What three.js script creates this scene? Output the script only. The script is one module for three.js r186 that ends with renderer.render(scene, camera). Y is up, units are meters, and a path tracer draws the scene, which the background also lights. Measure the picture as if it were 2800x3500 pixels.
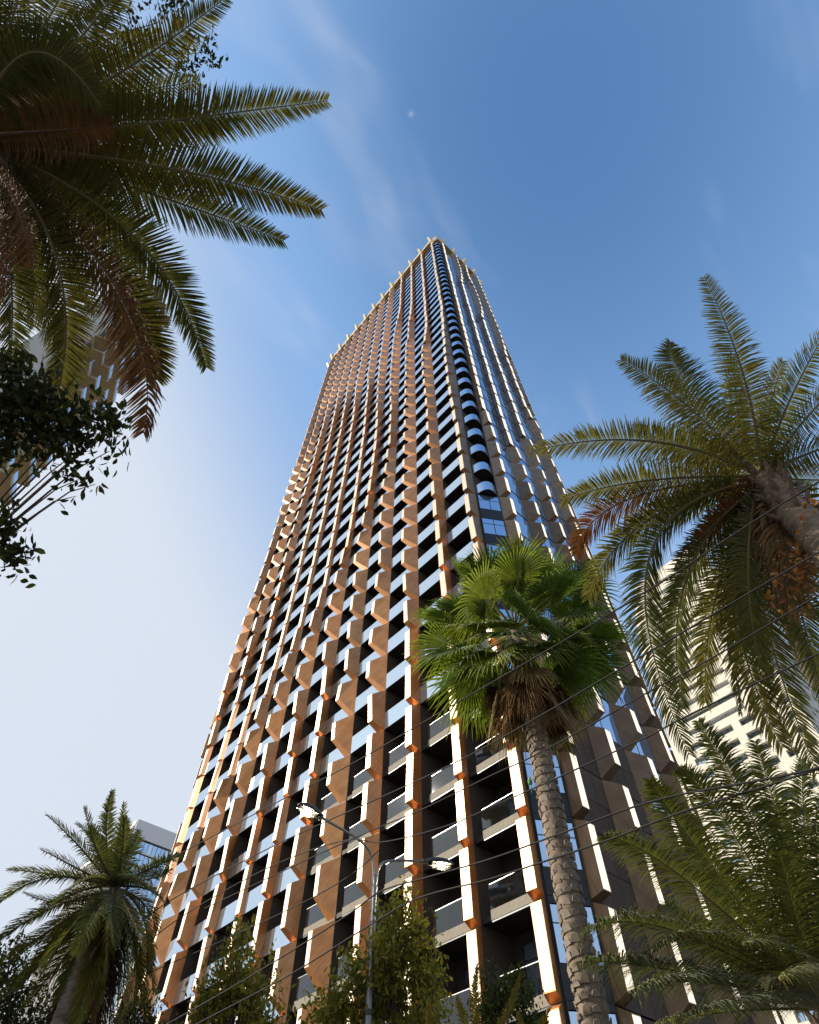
import * as THREE from 'three';
import { mergeGeometries } from 'three/addons/utils/BufferGeometryUtils.js';
import { ImprovedNoise } from 'three/addons/math/ImprovedNoise.js';

/* ---------- camera, sky, sun, exposure ---------- */
const scene = new THREE.Scene();
const camera = new THREE.PerspectiveCamera(81.87, 819 / 1024, 0.1, 6000);
camera.position.set(0, 1.6, 0);
camera.rotation.order = 'YXZ';
camera.rotation.x = THREE.MathUtils.degToRad(56.02);
camera.rotation.z = 0.0039;
camera.updateMatrixWorld(true);

const SUN_AZ = THREE.MathUtils.degToRad(-85), SUN_EL = THREE.MathUtils.degToRad(30);   // left of the view, a little ahead
const sunDir = new THREE.Vector3(Math.sin(SUN_AZ) * Math.cos(SUN_EL), Math.sin(SUN_EL), -Math.cos(SUN_AZ) * Math.cos(SUN_EL));
const EXPOSURE = 1.35, SUN_POWER = 5.0, SKY_POWER = 0.74;

const noise = new ImprovedNoise();
const clamp = (v, a, b) => Math.min(b, Math.max(a, v));
const lerp = (a, b, t) => a + (b - a) * t;
const sstep = (a, b, x) => { const t = clamp((x - a) / (b - a), 0, 1); return t * t * (3 - 2 * t); };
function fbm(x, y, z, o = 4) { let s = 0, a = 0.5; for (let i = 0; i < o; i++) { s += a * noise.noise(x, y, z); x *= 2.03; y *= 2.03; z *= 2.03; a *= 0.5; } return s; }

function skyColour(d) {                                   // air, haze towards the sun and thin cirrus
  const el = Math.max(0, Math.asin(clamp(d.y, -1, 1))) / (Math.PI / 2) * 0.9999;
  const g = Math.acos(clamp(d.dot(sunDir), -1, 1)) / Math.PI;       // 0 at the sun, 1 opposite
  const deep = [0.052, 0.165, 0.395], mid = [0.26, 0.46, 0.80], pale = [0.70, 0.77, 0.88];
  const horizon = Math.pow(1 - el, 1.7), daz = Math.acos(clamp((d.x * sunDir.x + d.z * sunDir.z) / (Math.hypot(d.x, d.z) * Math.hypot(sunDir.x, sunDir.z) + 1e-6), -1, 1));
  let w = clamp(1.3 * Math.exp(-Math.pow(g / 0.27, 2.0)) + 2.0 * horizon + 1.0 * Math.pow(1 - el, 1.35) * Math.exp(-Math.pow(daz / 1.25, 2)), 0, 2);
  const t1 = sstep(0.0, 0.72, w), t2 = sstep(0.62, 1.5, w);
  const c = [0, 1, 2].map((i) => lerp(lerp(deep[i], mid[i], t1), pale[i], t2));
  // cirrus on a layer high above
  if (d.y > 0.03) {
    const px = d.x / (d.y + 0.12), pz = d.z / (d.y + 0.12);
    const u = px * 0.80 + pz * 0.60, v = -px * 0.60 + pz * 0.80;
    const warp = fbm(px * 1.3 + 3, pz * 1.3, 0.4, 3);
    let n = fbm(u * 4.6 + warp * 1.6, v * 1.0 + warp * 0.9, 1.7, 5) + 0.35 * fbm(u * 17, v * 5.5, 7.1, 3);
    const patch = sstep(-0.10, 0.35, fbm(px * 0.9 + 11.3, pz * 0.9 - 4.2, 2.2, 3) + 0.55 * sstep(-0.02, 0.35, px) - 0.12);
    const k = 0.62 * sstep(0.0, 0.5, n) * patch * sstep(0.03, 0.2, d.y) * sstep(0, 0.06, 1 - el);
    const cl = [0.62, 0.70, 0.86];
    for (let i = 0; i < 3; i++) c[i] = lerp(c[i], Math.max(c[i], cl[i]), k);
  }
  const glow = 0.55 * Math.exp(-g / 0.055);
  c[0] += glow; c[1] += glow * 0.92; c[2] += glow * 0.78;
  return c;
}
{
  const W = 1024, H = 512, data = new Float32Array(W * H * 4), d = new THREE.Vector3();
  for (let j = 0; j < H; j++) for (let i = 0; i < W; i++) {
    const phi = ((i + 0.5) / W - 0.5) * 2 * Math.PI, th = ((j + 0.5) / H - 0.5) * Math.PI;
    d.set(Math.cos(phi) * Math.cos(th), Math.sin(th), Math.sin(phi) * Math.cos(th));
    if (j < 3) d.set(0, 1, 0);                            // the lowest rows meet the zenith when the picture is sampled round the pole
    const c = d.y >= 0 ? skyColour(d) : skyColour(d.setY(0).normalize()).map((v) => v * 0.8), k = (j * W + i) * 4;
    data[k] = c[0]; data[k + 1] = c[1]; data[k + 2] = c[2]; data[k + 3] = 1;
  }
  const tex = new THREE.DataTexture(data, W, H, THREE.RGBAFormat, THREE.FloatType);
  tex.mapping = THREE.EquirectangularReflectionMapping; tex.magFilter = THREE.LinearFilter; tex.minFilter = THREE.LinearFilter; tex.needsUpdate = true;
  scene.background = tex; scene.environment = tex; scene.backgroundIntensity = SKY_POWER; scene.environmentIntensity = SKY_POWER;
}
const sun = new THREE.DirectionalLight(new THREE.Color(1.0, 0.9, 0.74), SUN_POWER);
sun.position.copy(sunDir).multiplyScalar(300); sun.target.position.set(0, 20, -30); sun.position.add(sun.target.position);
sun.castShadow = true; sun.shadow.mapSize.set(4096, 4096);
Object.assign(sun.shadow.camera, { left: -110, right: 110, top: 150, bottom: -60, near: 1, far: 700 });
scene.add(sun, sun.target);
const renderer = new THREE.WebGLRenderer({ antialias: true });
renderer.toneMapping = THREE.LinearToneMapping; renderer.toneMappingExposure = EXPOSURE;
renderer.shadowMap.enabled = true;

/* ---------- helpers ---------- */
let seed = 20240;
const rnd = () => { seed = (seed * 1664525 + 1013904223) >>> 0; return seed / 4294967296; };
const rr = (a, b) => a + (b - a) * rnd();
const V = (x, y, z) => new THREE.Vector3(x, y, z);
const F0 = 2018;                                          // focal length in units of a 2800 x 3500 picture
const at = (x, y, depth) => V((x - 1400) / F0 * depth, (1750 - y) / F0 * depth, -depth).applyMatrix4(camera.matrixWorld);   // a point seen at x, y so many metres deep
const taken = new Map();
function numbered(name) { const n = taken.get(name) || 0; taken.set(name, n + 1); return n ? name + '_' + String(n).padStart(3, '0') : name; }
function tag(o, label, category, group) { o.userData.label = label; o.userData.category = category; if (group) o.userData.group = group; return o; }
function thing(name, label, category, pos = [0, 0, 0], group) { const o = new THREE.Group(); o.name = numbered(name); o.position.set(...pos); scene.add(o); return tag(o, label, category, group); }
function part(name, geo, mat, parent, kind) {
  const m = new THREE.Mesh(geo, mat); m.name = parent === scene ? numbered(name) : name; m.castShadow = m.receiveShadow = true;
  if (kind) m.userData.kind = kind; parent.add(m); return m;
}
function geo(pos, idx, uv, col) {
  const g = new THREE.BufferGeometry();
  g.setAttribute('position', new THREE.Float32BufferAttribute(pos, 3));
  g.setAttribute('uv', new THREE.Float32BufferAttribute(uv && uv.length ? uv : new Array(pos.length / 3 * 2).fill(0), 2));
  if (col) g.setAttribute('color', new THREE.Float32BufferAttribute(col, 3));
  if (idx) g.setIndex(idx);
  g.computeVertexNormals(); return g;
}
// flat faces, each with its own corners; uv in metres over the face
function faces(list) {
  const pos = [], uv = [];
  for (const f of list) {
    const e1 = f[1].clone().sub(f[0]), n = e1.clone().cross(f[f.length - 1].clone().sub(f[0])), ux = e1.clone().normalize(), uy = n.clone().normalize().cross(ux);
    const P = (p) => { pos.push(p.x, p.y, p.z); const q = p.clone().sub(f[0]); uv.push(q.dot(ux), q.dot(uy)); };
    for (let i = 1; i < f.length - 1; i++) { P(f[0]); P(f[i]); P(f[i + 1]); }
  }
  return geo(pos, null, uv);
}
function hexa(b, t) {                                     // b, t: four corners below and above, anticlockwise seen from above
  return faces([[b[0], b[1], t[1], t[0]], [b[1], b[2], t[2], t[1]], [b[2], b[3], t[3], t[2]], [b[3], b[0], t[0], t[3]], [t[0], t[1], t[2], t[3]], [b[3], b[2], b[1], b[0]]]);
}
function box(x0, y0, z0, x1, y1, z1) {
  const [a, b] = [Math.min(x0, x1), Math.max(x0, x1)], [c, d] = [Math.min(y0, y1), Math.max(y0, y1)], [e, f] = [Math.min(z0, z1), Math.max(z0, z1)];
  const q = (y) => [V(a, y, f), V(b, y, f), V(b, y, e), V(a, y, e)];
  return hexa(q(c), q(d));
}
const merge = (l) => l.length === 1 ? l[0] : mergeGeometries(l.map((g) => g.index ? g.toNonIndexed() : g));
function noiseTex(size, fn, srgb = true) {
  const d = new Uint8Array(size * size * 4);
  for (let j = 0; j < size; j++) for (let i = 0; i < size; i++) { const c = fn(i / size, j / size), k = (j * size + i) * 4; d[k] = clamp(c[0], 0, 1) * 255; d[k + 1] = clamp(c[1], 0, 1) * 255; d[k + 2] = clamp(c[2], 0, 1) * 255; d[k + 3] = 255; }
  const t = new THREE.DataTexture(d, size, size); t.wrapS = t.wrapT = THREE.RepeatWrapping; t.magFilter = THREE.LinearFilter; t.minFilter = THREE.LinearMipmapLinearFilter; t.generateMipmaps = true;
  if (srgb) t.colorSpace = THREE.SRGBColorSpace; t.needsUpdate = true; return t;
}
// noise that tiles over the unit square
const tileN = (u, v, fu, fv, z) => { const a = noise.noise(u * fu, v * fv, z), b = noise.noise((u - 1) * fu, v * fv, z), c = noise.noise(u * fu, (v - 1) * fv, z), d = noise.noise((u - 1) * fu, (v - 1) * fv, z); return lerp(lerp(a, b, u), lerp(c, d, u), v); };
const std = (o) => new THREE.MeshStandardMaterial(o), phys = (o) => new THREE.MeshPhysicalMaterial(o);
const lin = (r, g, b) => new THREE.Color().setRGB(r, g, b);

/* ---------- materials of the buildings ---------- */
const patina = noiseTex(512, (u, v) => {
  const s = 0.5 + 0.5 * tileN(u, v, 26, 3, 1.3) , b = 0.5 + 0.6 * tileN(u, v, 4, 4, 5.1) + 0.3 * tileN(u, v, 11, 9, 9.4), k = 0.70 + 0.20 * s + 0.22 * (b - 0.5);
  return [k, k * (0.96 + 0.05 * b), k * (0.92 + 0.1 * b)];
});
patina.repeat.set(1 / 2.6, 1 / 3.9);
const patinaRough = noiseTex(256, (u, v) => { const k = 0.86 + 0.2 * tileN(u, v, 5, 4, 3.7) + 0.1 * tileN(u, v, 22, 5, 8.8); return [k, k, k]; }, false);
patinaRough.repeat.set(1 / 2.6, 1 / 3.9);
const concreteTex = noiseTex(512, (u, v) => { const a = 0.93 + 0.10 * tileN(u, v, 5, 5, 2.2) + 0.08 * tileN(u, v, 60, 60, 4.4), h = tileN(u, v, 90, 90, 8.2) > 0.34 ? 0.8 : 1; const k = a * h; return [k, k * 0.985, k * 0.95]; });
const bronzes = [[0.85, 0.395, 0.140], [0.78, 0.350, 0.118], [0.89, 0.43, 0.165], [0.82, 0.385, 0.145]].map(([r, g, b]) => std({ color: lin(r, g, b), metalness: 0.35, roughness: 0.4, map: patina, roughnessMap: patinaRough }));
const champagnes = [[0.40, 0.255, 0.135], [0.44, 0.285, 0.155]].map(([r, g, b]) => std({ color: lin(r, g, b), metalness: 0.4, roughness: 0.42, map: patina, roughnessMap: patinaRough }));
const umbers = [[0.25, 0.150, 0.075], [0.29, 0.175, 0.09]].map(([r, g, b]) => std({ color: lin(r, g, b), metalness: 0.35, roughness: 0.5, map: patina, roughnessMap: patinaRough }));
// outer faces of the fins: pale metal; on the lowest storeys and on the sunless right face an added glow brightens them
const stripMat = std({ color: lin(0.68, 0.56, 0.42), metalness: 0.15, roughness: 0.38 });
const addedGlowStrip = std({ color: lin(0.70, 0.60, 0.46), metalness: 0.1, roughness: 0.4, emissive: lin(1.0, 0.83, 0.60), emissiveIntensity: 0.85 });
const M = {
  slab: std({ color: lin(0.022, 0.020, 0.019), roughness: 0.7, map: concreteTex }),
  slabEdge: std({ color: lin(0.05, 0.055, 0.06), roughness: 0.35, metalness: 0.6 }),
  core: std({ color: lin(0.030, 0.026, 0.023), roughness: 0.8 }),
  concrete: std({ color: lin(0.30, 0.28, 0.245), roughness: 0.9, map: concreteTex }),
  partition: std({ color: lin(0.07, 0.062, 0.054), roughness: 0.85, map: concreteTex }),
  glass: phys({ color: lin(0.56, 0.68, 0.80), metalness: 0.86, roughness: 0.035 }),
  glassBlue: phys({ color: lin(0.44, 0.60, 0.80), metalness: 0.85, roughness: 0.03 }),
  glassDark: phys({ color: lin(0.25, 0.32, 0.40), metalness: 0.8, roughness: 0.05 }),
  clear: phys({ color: lin(0.86, 0.92, 0.93), transmission: 1, thickness: 0, roughness: 0.02, ior: 1.5 }),
  frame: std({ color: lin(0.025, 0.026, 0.028), roughness: 0.45, metalness: 0.5 }),
  rail: std({ color: lin(0.25, 0.26, 0.27), roughness: 0.35, metalness: 0.8 }),
  stone: std({ color: lin(0.075, 0.050, 0.034), roughness: 0.8, map: concreteTex }),
  stone2: std({ color: lin(0.090, 0.061, 0.042), roughness: 0.8, map: concreteTex }),
  gold: std({ color: lin(0.80, 0.62, 0.34), metalness: 0.55, roughness: 0.4 }),
  white: std({ color: lin(0.80, 0.78, 0.73), roughness: 0.75, map: concreteTex }),
};

/* ---------- the residential tower ---------- */
// plan: columns 3.513 m apart on two faces that meet at a narrow corner; storeys 3.3 m
const BAY = 3.513, FL = 3.3, H0 = 9.105, TOPL = 44;
const yaw = THREE.MathUtils.degToRad(48.49);
const dL = V(-Math.cos(yaw), 0, -Math.sin(yaw)), dR = V(Math.sin(yaw), 0, -Math.cos(yaw)), UP = V(0, 1, 0);
const nL = V(-Math.sin(yaw), 0, Math.cos(yaw)), nR = V(Math.cos(yaw), 0, Math.sin(yaw));
const L0 = V(5.384, 0, -25.51), R0 = V(7.227, 0, -25.829);
const tower = thing('residential_tower', 'tall apartment tower clad in folded bronze fins, rising in the middle', 'tower', [0, 0, 0]);
const levelY = (l) => H0 + FL * l;
// one frame per column: foot point, d away from the corner, n outwards
const left = [], right = [];
for (let i = 0; i <= 11; i++) left.push({ p: L0.clone().addScaledVector(dL, i * BAY), d: dL, n: nL, s: -1 });
{ let p = left[11].p.clone(); for (let k = 1; k <= 4; k++) { const d = dL.clone().applyAxisAngle(UP, -0.3 * k), n = nL.clone().applyAxisAngle(UP, -0.3 * k - 0.12); p = p.clone().addScaledVector(d, 2.4); left.push({ p, d, n, s: -1 }); } }
for (let i = 0; i <= 3; i++) right.push({ p: R0.clone().addScaledVector(dR, i * BAY), d: dR, n: nR, s: 1 });
{ let p = right[3].p.clone(); for (let k = 1; k <= 5; k++) { const d = dR.clone().applyAxisAngle(UP, 0.235 * k), n = nR.clone().applyAxisAngle(UP, 0.235 * (k + 0.5)); p = p.clone().addScaledVector(d, 2.9); right.push({ p, d: d.clone().applyAxisAngle(UP, 0.12), n, s: 1 }); } }
// how far each fin leans along the face, from storey to storey
const LEAN_L = [
  [[-3, -.36], [2, -.3], [8, .05], [10, .2], [13, .13], [16, .42], [19, .4], [22, .1], [26, -.3], [44, -.35]],
  [[-3, -.35], [6, -.3], [9, .05], [10, .25], [13, .7], [17, .68], [19, .9], [22, 1], [23, .95], [24, .3], [25, 0], [26, -.3], [44, -.35]],
  [[-3, 0], [4, -.05], [6, .2], [8, .62], [9, .95], [14, 1.1], [20, 1], [24, 1.1], [26, 1.1], [27, .6], [29, .5], [31, 0], [33, -.3], [44, -.3]],
  [[-3, .36], [5, .37], [6, 1.1], [9, .98], [10, .57], [12, 1], [14, 1], [15, .83], [17, .36], [20, .45], [22, .9], [24, 1.2], [29, 1.2], [31, 1], [33, .2], [35, -.3], [44, -.2]],
  [[-3, .9], [3, .95], [6, 1.2], [7, .58], [8, .7], [10, .84], [11, 1.15], [12, 1.1], [13, .6], [14, .18], [17, -.2], [20, -.1], [22, .45], [25, .9], [28, 1.2], [34, 1.2], [38, 1.1], [44, .6]],
  [[-3, .55], [3, .35], [5, -.24], [7, -.16], [8, .6], [9, 1.1], [10, 1.1], [11, .8], [12, .25], [13, -.4], [14, -.7], [19, -.68], [22, -.4], [24, 0], [26, .2], [28, 1], [30, 1.2], [44, 1]],
  [[-3, -.2], [3, -.25], [4, -.4], [5, -.7], [6, -.15], [7, .4], [8, 1.14], [9, 1.1], [10, .6], [11, -.05], [12, -.8], [16, -.55], [20, -.6], [25, 0], [27, .67], [29, 1.2], [44, 1]],
  [[-3, -.9], [3, -.85], [5, -.43], [6, .3], [7, 1.12], [8, 1.15], [9, .7], [10, -.05], [11, -.8], [17, -.6], [24, -.3], [28, .3], [31, 1.2], [44, 1]],
  [[-3, -.9], [2, -.9], [3, -.34], [4, -.45], [5, .44], [6, .98], [7, 1.2], [8, .5], [9, -.22], [10, -.8], [14, -.9], [17, -.6], [24, -.4], [29, .3], [32, 1.2], [44, .9]],
  [[-3, -.4], [3, .13], [4, .41], [5, .98], [6, .96], [7, -.6], [8, -.9], [11, -.9], [13, -.2], [15, 0], [16, .47], [17, .79], [19, .54], [21, .18], [24, .1], [28, .3], [33, 1.2], [44, .8]],
  [[-3, .6], [4, 1.04], [6, -.78], [10, -.9], [11, -.28], [13, .44], [15, 1], [17, 1.2], [26, 1], [30, .6], [34, 1.1], [44, .7]],
  [[-3, .4], [2, .65], [4, -.19], [5, -.8], [9, -.8], [11, .1], [12, 1], [15, 1.1], [16, .46], [18, .2], [21, .58], [23, 1.2], [26, 1.2], [27, .7], [32, .5], [44, .5]],
  [[-3, .8], [4, .4], [8, -.6], [11, 1], [16, 1], [22, .8], [44, .6]],
];
const LEAN_R = [
  [[-3, -.2], [6, .1], [9, .4], [13, .45], [15, -.2], [44, -.3]],
  [[-3, .3], [2, .5], [10, .7], [13, .7], [14, -.2], [15, -.4], [35, -.3], [37, .4], [39, .8], [44, .7]],
  [[-3, .9], [6, .9], [10, .5], [12, .4], [13, .9], [15, .9], [16, -.3], [30, -.3], [32, .6], [34, .9], [37, .8], [39, 0], [40, -.2], [44, .5]],
  [[-3, .6], [8, .3], [11, .3], [12, .4], [14, .8], [18, .9], [19, 0], [20, -.4], [26, -.3], [28, .5], [30, .9], [44, .8]],
  [[-3, 0], [14, 0], [15, .6], [20, .9], [22, .2], [24, .9], [27, .9], [28, .3], [30, .9], [44, .9]],
  [[-3, .2], [16, .2], [18, .8], [22, .9], [24, .2], [30, .8], [44, .9]],
];
const leanAt = (keys, l) => { for (let i = 1; i < keys.length; i++) if (l <= keys[i][0]) return lerp(keys[i - 1][1], keys[i][1], (l - keys[i - 1][0]) / (keys[i][0] - keys[i - 1][0])); return keys[keys.length - 1][1]; };
const finCache = new Map();
// a fin in its column's frame: x along the face, y up, z outwards
function finGeometry(s, tb, tt, wide, D) {
  const q = (v) => Math.round(v * 10) / 10; tb = q(tb); tt = q(tt); D = Math.round(D * 20) / 20;
  const key = [s, tb, tt, wide, D].join();
  if (finCache.has(key)) return finCache.get(key);
  const W = 0.6, w = wide ? 0.55 : lerp(s > 0 ? 0.62 : 0.54, 0.36, clamp(tb * 1.6, 0, 1)), rise = (0.10 + (tb > 0 ? 0.1 + 1.15 * tb : 0.1)) * clamp(D / 0.75, 0.3, 1), drop = 0.4 * D / 0.75, T = FL - 0.02;
  const P = (x, y, z) => V(s * x, y, z);
  const b = [P(tb, rise, D), P(tb + w, rise + 0.02, D), P(W, 0.02, 0), P(0, 0.02, 0)], t = [P(tt, T - drop, D), P(tt + w, T - drop + 0.02, D), P(W, T, 0), P(0, T, 0)];
  const flip = (a) => s > 0 ? a : [a[1], a[0], a[3], a[2]];
  const body = hexa(flip(b), flip(t));
  // the strip lies in the outer face, framed by the folded edge of the sheet, 5 mm proud
  const mix = (x, y) => V().copy(b[0]).lerp(b[1], x).lerp(V().copy(t[0]).lerp(t[1], x), y);
  const x0 = 0.07, x1 = 0.93, y0 = 0.018, y1 = 0.985, off = V(0, 0, 0.005), back = V(0, 0, -0.01);
  const c = [mix(x0, y0), mix(x1, y0), mix(x1, y1), mix(x0, y1)], o = (s > 0 ? c : [c[1], c[0], c[3], c[2]]);
  const f = o.map((p) => p.clone().add(off)), k = o.map((p) => p.clone().add(back));
  const strip = faces([[f[0], f[1], f[2], f[3]], [k[0], k[1], f[1], f[0]], [k[1], k[2], f[2], f[1]], [k[2], k[3], f[3], f[2]], [k[3], k[0], f[0], f[3]]]);
  const r = { body, strip }; finCache.set(key, r); return r;
}
const basis = (c) => { const x = c.s < 0 ? c.d.clone().negate() : c.d; return new THREE.Matrix4().makeBasis(x, UP, c.n).setPosition(c.p); };
const jobs = [];
const addFins = (cols, leans, which) => cols.forEach((c, i) => {
  const keys = leans[Math.min(i, leans.length - 1)];
  for (let l = -3; l < TOPL; l++) {
    if (which === 'L' && levelY(l) < 2 + i * 0.9) continue;
    const a = leanAt(keys, l), b = leanAt(keys, l + 1), m = basis(c); m.setPosition(c.p.x, levelY(l), c.p.z);
    const bend = 0.04 * Math.sin(i * 5.1 + l * 2.3), D = clamp(0.75 + 0.65 * Math.min(0, (a + b) / 2), 0.22, 0.75), flat = (0.76 + 0.17 * Math.min(i, 11)) * (0.75 - D);   // where the fins hardly lean they lie flatter
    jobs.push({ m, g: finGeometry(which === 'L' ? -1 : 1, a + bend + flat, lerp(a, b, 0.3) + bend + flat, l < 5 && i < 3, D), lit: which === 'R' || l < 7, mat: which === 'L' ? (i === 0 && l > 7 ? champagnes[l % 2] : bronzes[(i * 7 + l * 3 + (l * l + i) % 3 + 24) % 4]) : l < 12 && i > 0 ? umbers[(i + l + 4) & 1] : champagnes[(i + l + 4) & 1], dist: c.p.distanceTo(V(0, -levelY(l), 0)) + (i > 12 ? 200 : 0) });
  }
});
addFins(left, LEAN_L, 'L'); addFins(right, LEAN_R, 'R');
jobs.sort((a, b) => a.dist - b.dist);
const rest = new Map();
jobs.forEach((j, k) => {
  if (k < 300) {
    const f = part('facade_fin', j.g.body, j.mat, tower); f.applyMatrix4(j.m);
    part('front_strip', j.g.strip, j.lit ? addedGlowStrip : stripMat, f);
  } else for (const [g, mat] of [[j.g.body, j.mat], [j.g.strip, j.lit ? addedGlowStrip : stripMat]]) { if (!rest.has(mat)) rest.set(mat, []); rest.get(mat).push(g.clone().applyMatrix4(j.m)); }
});
for (const [mat, list] of rest) part(mat === stripMat || mat === addedGlowStrip ? 'front_strips' : 'facade_fins', merge(list), mat, tower, 'stuff');

// storey slabs, walls between the flats, the set-back wall behind the balconies
const outline = [...left].reverse().map((c) => c.p).concat(right.map((c) => c.p));
const backA = left[left.length - 1].p.clone().add(V(6, 0, -24)), backB = right[right.length - 1].p.clone().add(V(-4, 0, -16));
function prism(points, y0, y1) {                          // a wall round a list of plan points with a floor and a lid
  const sh = new THREE.Shape(points.map((p) => new THREE.Vector2(p.x, -p.z)));
  const g = new THREE.ExtrudeGeometry(sh, { depth: y1 - y0, bevelEnabled: false }); g.rotateX(-Math.PI / 2); g.translate(0, y0, 0); return g;
}
const inset = (dist) => [...left].reverse().map((c) => c.p.clone().addScaledVector(c.n, -dist)).concat(right.map((c) => c.p.clone().addScaledVector(c.n, -dist)), [backB.clone().add(V(-3, 0, 2)), backA.clone().add(V(3, 0, 2))]);
const slabShape = inset(0.035), slabGeo = prism(slabShape, 0, 0.24);
for (let l = -2; l <= TOPL; l++) { const s = part('floor_slab', slabGeo, M.slab, tower); s.position.y = levelY(l) + 0.03; }
// set-back wall: left behind the balconies by 1.9 m, right close behind the glass
{
  const pts = [...left].reverse().map((c, k) => c.p.clone().addScaledVector(c.n, -1.9)).concat([L0.clone().addScaledVector(nL, -1.9).add(V(1.2, 0, -0.4))], right.map((c) => c.p.clone().addScaledVector(c.n, -0.9)), [backB.clone().add(V(-3.4, 0, 3)), backA.clone().add(V(3.4, 0, 3))]);
  part('setback_wall', prism(pts, 0, levelY(TOPL) + 1.2), M.core, tower);
}
left.forEach((c, i) => { const g = box(-0.6, 0, -0.03, 0, levelY(TOPL), -1.95); const w = part('party_wall', g, M.partition, tower); w.applyMatrix4(basis(c)); });
// balconies of the left face: glass guard per bay and storey
{
  const g0 = box(0.03, 0.04, 0.0, BAY - 0.05, 1.34, 0.02), gj = [];
  for (let i = 0; i < left.length - 1; i++) for (let l = -2; l < TOPL; l++) {
    const a = left[i], b = left[i + 1], dir = b.p.clone().sub(a.p), len = dir.length(); dir.normalize();
    const n = a.s < 0 ? V(dir.z, 0, -dir.x).multiplyScalar(1) : V(-dir.z, 0, dir.x); if (n.dot(a.n) < 0) n.negate();
    const m = new THREE.Matrix4().makeBasis(dir.clone().negate(), UP, n).setPosition(b.p.x, levelY(l), b.p.z);
    gj.push({ m, sx: len / BAY, l, i, dist: a.p.distanceTo(V(0, -levelY(l), 0)) });
  }
  gj.sort((a, b) => a.dist - b.dist);
  const restG = [];
  const parapet = box(0.62, 0.0, -0.16, BAY - 0.02, 0.38, 0.03), guard = box(0.62, 0.40, -0.03, BAY - 0.02, 1.36, -0.012), railG = box(0.62, 1.36, -0.045, BAY - 0.02, 1.39, 0.0);
  const lip = box(0.62, -0.07, -0.1, BAY - 0.02, -0.01, 0.012);
  gj.forEach((j, k) => {
    if (j.l <= 4 && j.i <= 4) {
      const o = part('parapet', parapet, M.concrete, tower); o.applyMatrix4(j.m);
      part('balcony_glass', guard, M.clear, o); part('handrail', railG, M.rail, o); part('drip_edge', lip, M.slabEdge, o);
    } else if (k < 300) { const o = part('balcony_glass', g0, M.glass, tower); o.applyMatrix4(j.m); o.scale.x = j.sx; }
    else restG.push(g0.clone().scale(j.sx, 1, 1).applyMatrix4(j.m));
  });
  part('balcony_glasses', merge(restG), M.glass, tower, 'stuff');
  // windows in the set-back wall of the lower storeys
  const pane = box(0, 0, 0, 0.72, 2.5, 0.02), bars = [];
  for (let k = 0; k < 4; k++) bars.push(box(k * 0.76 - 0.04, -0.05, -0.01, k * 0.76, 2.6, 0.06));
  bars.push(box(-0.04, 2.52, -0.008, 2.28, 2.6, 0.058), box(-0.04, -0.06, -0.008, 2.28, 0, 0.058), box(0, 1.9, 0.0, 2.24, 1.94, 0.05));
  const frameG = merge(bars);
  for (let i = 0; i < 6; i++) for (let l = -2; l < 7; l++) {
    const m = basis(left[i]), w = part('balcony_window', frameG, M.frame, tower);
    m.multiply(new THREE.Matrix4().makeTranslation(-BAY + 0.9 + 0.25 * ((i * 3 + l * 5 + 30) % 3 - 1), 0.36, -1.86)); m.elements[13] += levelY(l); w.applyMatrix4(m);
    for (let k = 0; k < 3; k++) { const p = part('pane', pane, (i + l + k) % 4 === 1 ? M.glassDark : M.glassBlue, w); p.position.set(k * 0.76, 0, 0.008); }
  }
}
// right face: storey-high glass, dark stone between the lower columns
{
  const rj = [], joint = [];
  for (let i = 0; i < right.length - 1; i++) {
    const a = right[i], b = right[i + 1], dir = b.p.clone().sub(a.p), len = dir.length(); dir.normalize();
    const n = V(-dir.z, 0, dir.x); if (n.dot(a.n) < 0) n.negate();
    for (let l = -2; l < TOPL; l++) {
      const m = new THREE.Matrix4().makeBasis(dir, UP, n).setPosition(a.p.x, levelY(l), a.p.z);
      rj.push({ m, len, l, i });
    }
  }
  const cacheP = new Map();
  const paneG = (x0, x1, y0, y1) => { const k = [x0, x1, y0, y1].map((v) => v.toFixed(2)).join(); if (!cacheP.has(k)) cacheP.set(k, box(x0, y0, -0.02, x1, y1, 0)); return cacheP.get(k); };
  const many = [], trim = [];
  rj.sort((a, b) => (a.l + a.i * 3) - (b.l + b.i * 3));
  let n = 0;
  for (const j of rj) {
    const put = (name, g, mat) => { if (n++ < 290) { const p = part(name, g, mat, tower); p.applyMatrix4(j.m); } else many.push(g.clone().applyMatrix4(j.m)); };
    const stoney = j.i < 4 && j.l <= 4 - j.i;
    if (stoney) {
      for (const [x0, x1] of [[0.62, 1.6], [1.62, 2.55], [2.57, j.len - 0.03]]) for (const [y0, y1] of [[0.03, 1.62], [1.65, 3.26]]) {
        const p = part('stone_panel', paneG(x0, x1, y0, y1), rnd() < 0.5 ? M.stone : M.stone2, tower); p.applyMatrix4(j.m); p.position.addScaledVector(nR, rr(-0.004, 0.008));
      }
    } else {
      put('window_pane', paneG(0.05, j.len * 0.5 - 0.02, 0.16, 3.2), M.glassBlue);
      put('window_pane', paneG(j.len * 0.5 + 0.03, j.len - 0.04, 0.16, 3.2), M.glassBlue);
      trim.push(box(0, -0.02, -0.05, j.len, 0.13, 0.02).applyMatrix4(j.m), box(j.len * 0.5 - 0.018, 0.14, -0.05, j.len * 0.5 + 0.018, 3.26, 0.015).applyMatrix4(j.m));
    }
  }
  if (many.length) part('window_panes', merge(many), M.glassBlue, tower, 'stuff');
  part('window_frame', merge(trim), M.frame, tower);
}
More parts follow.
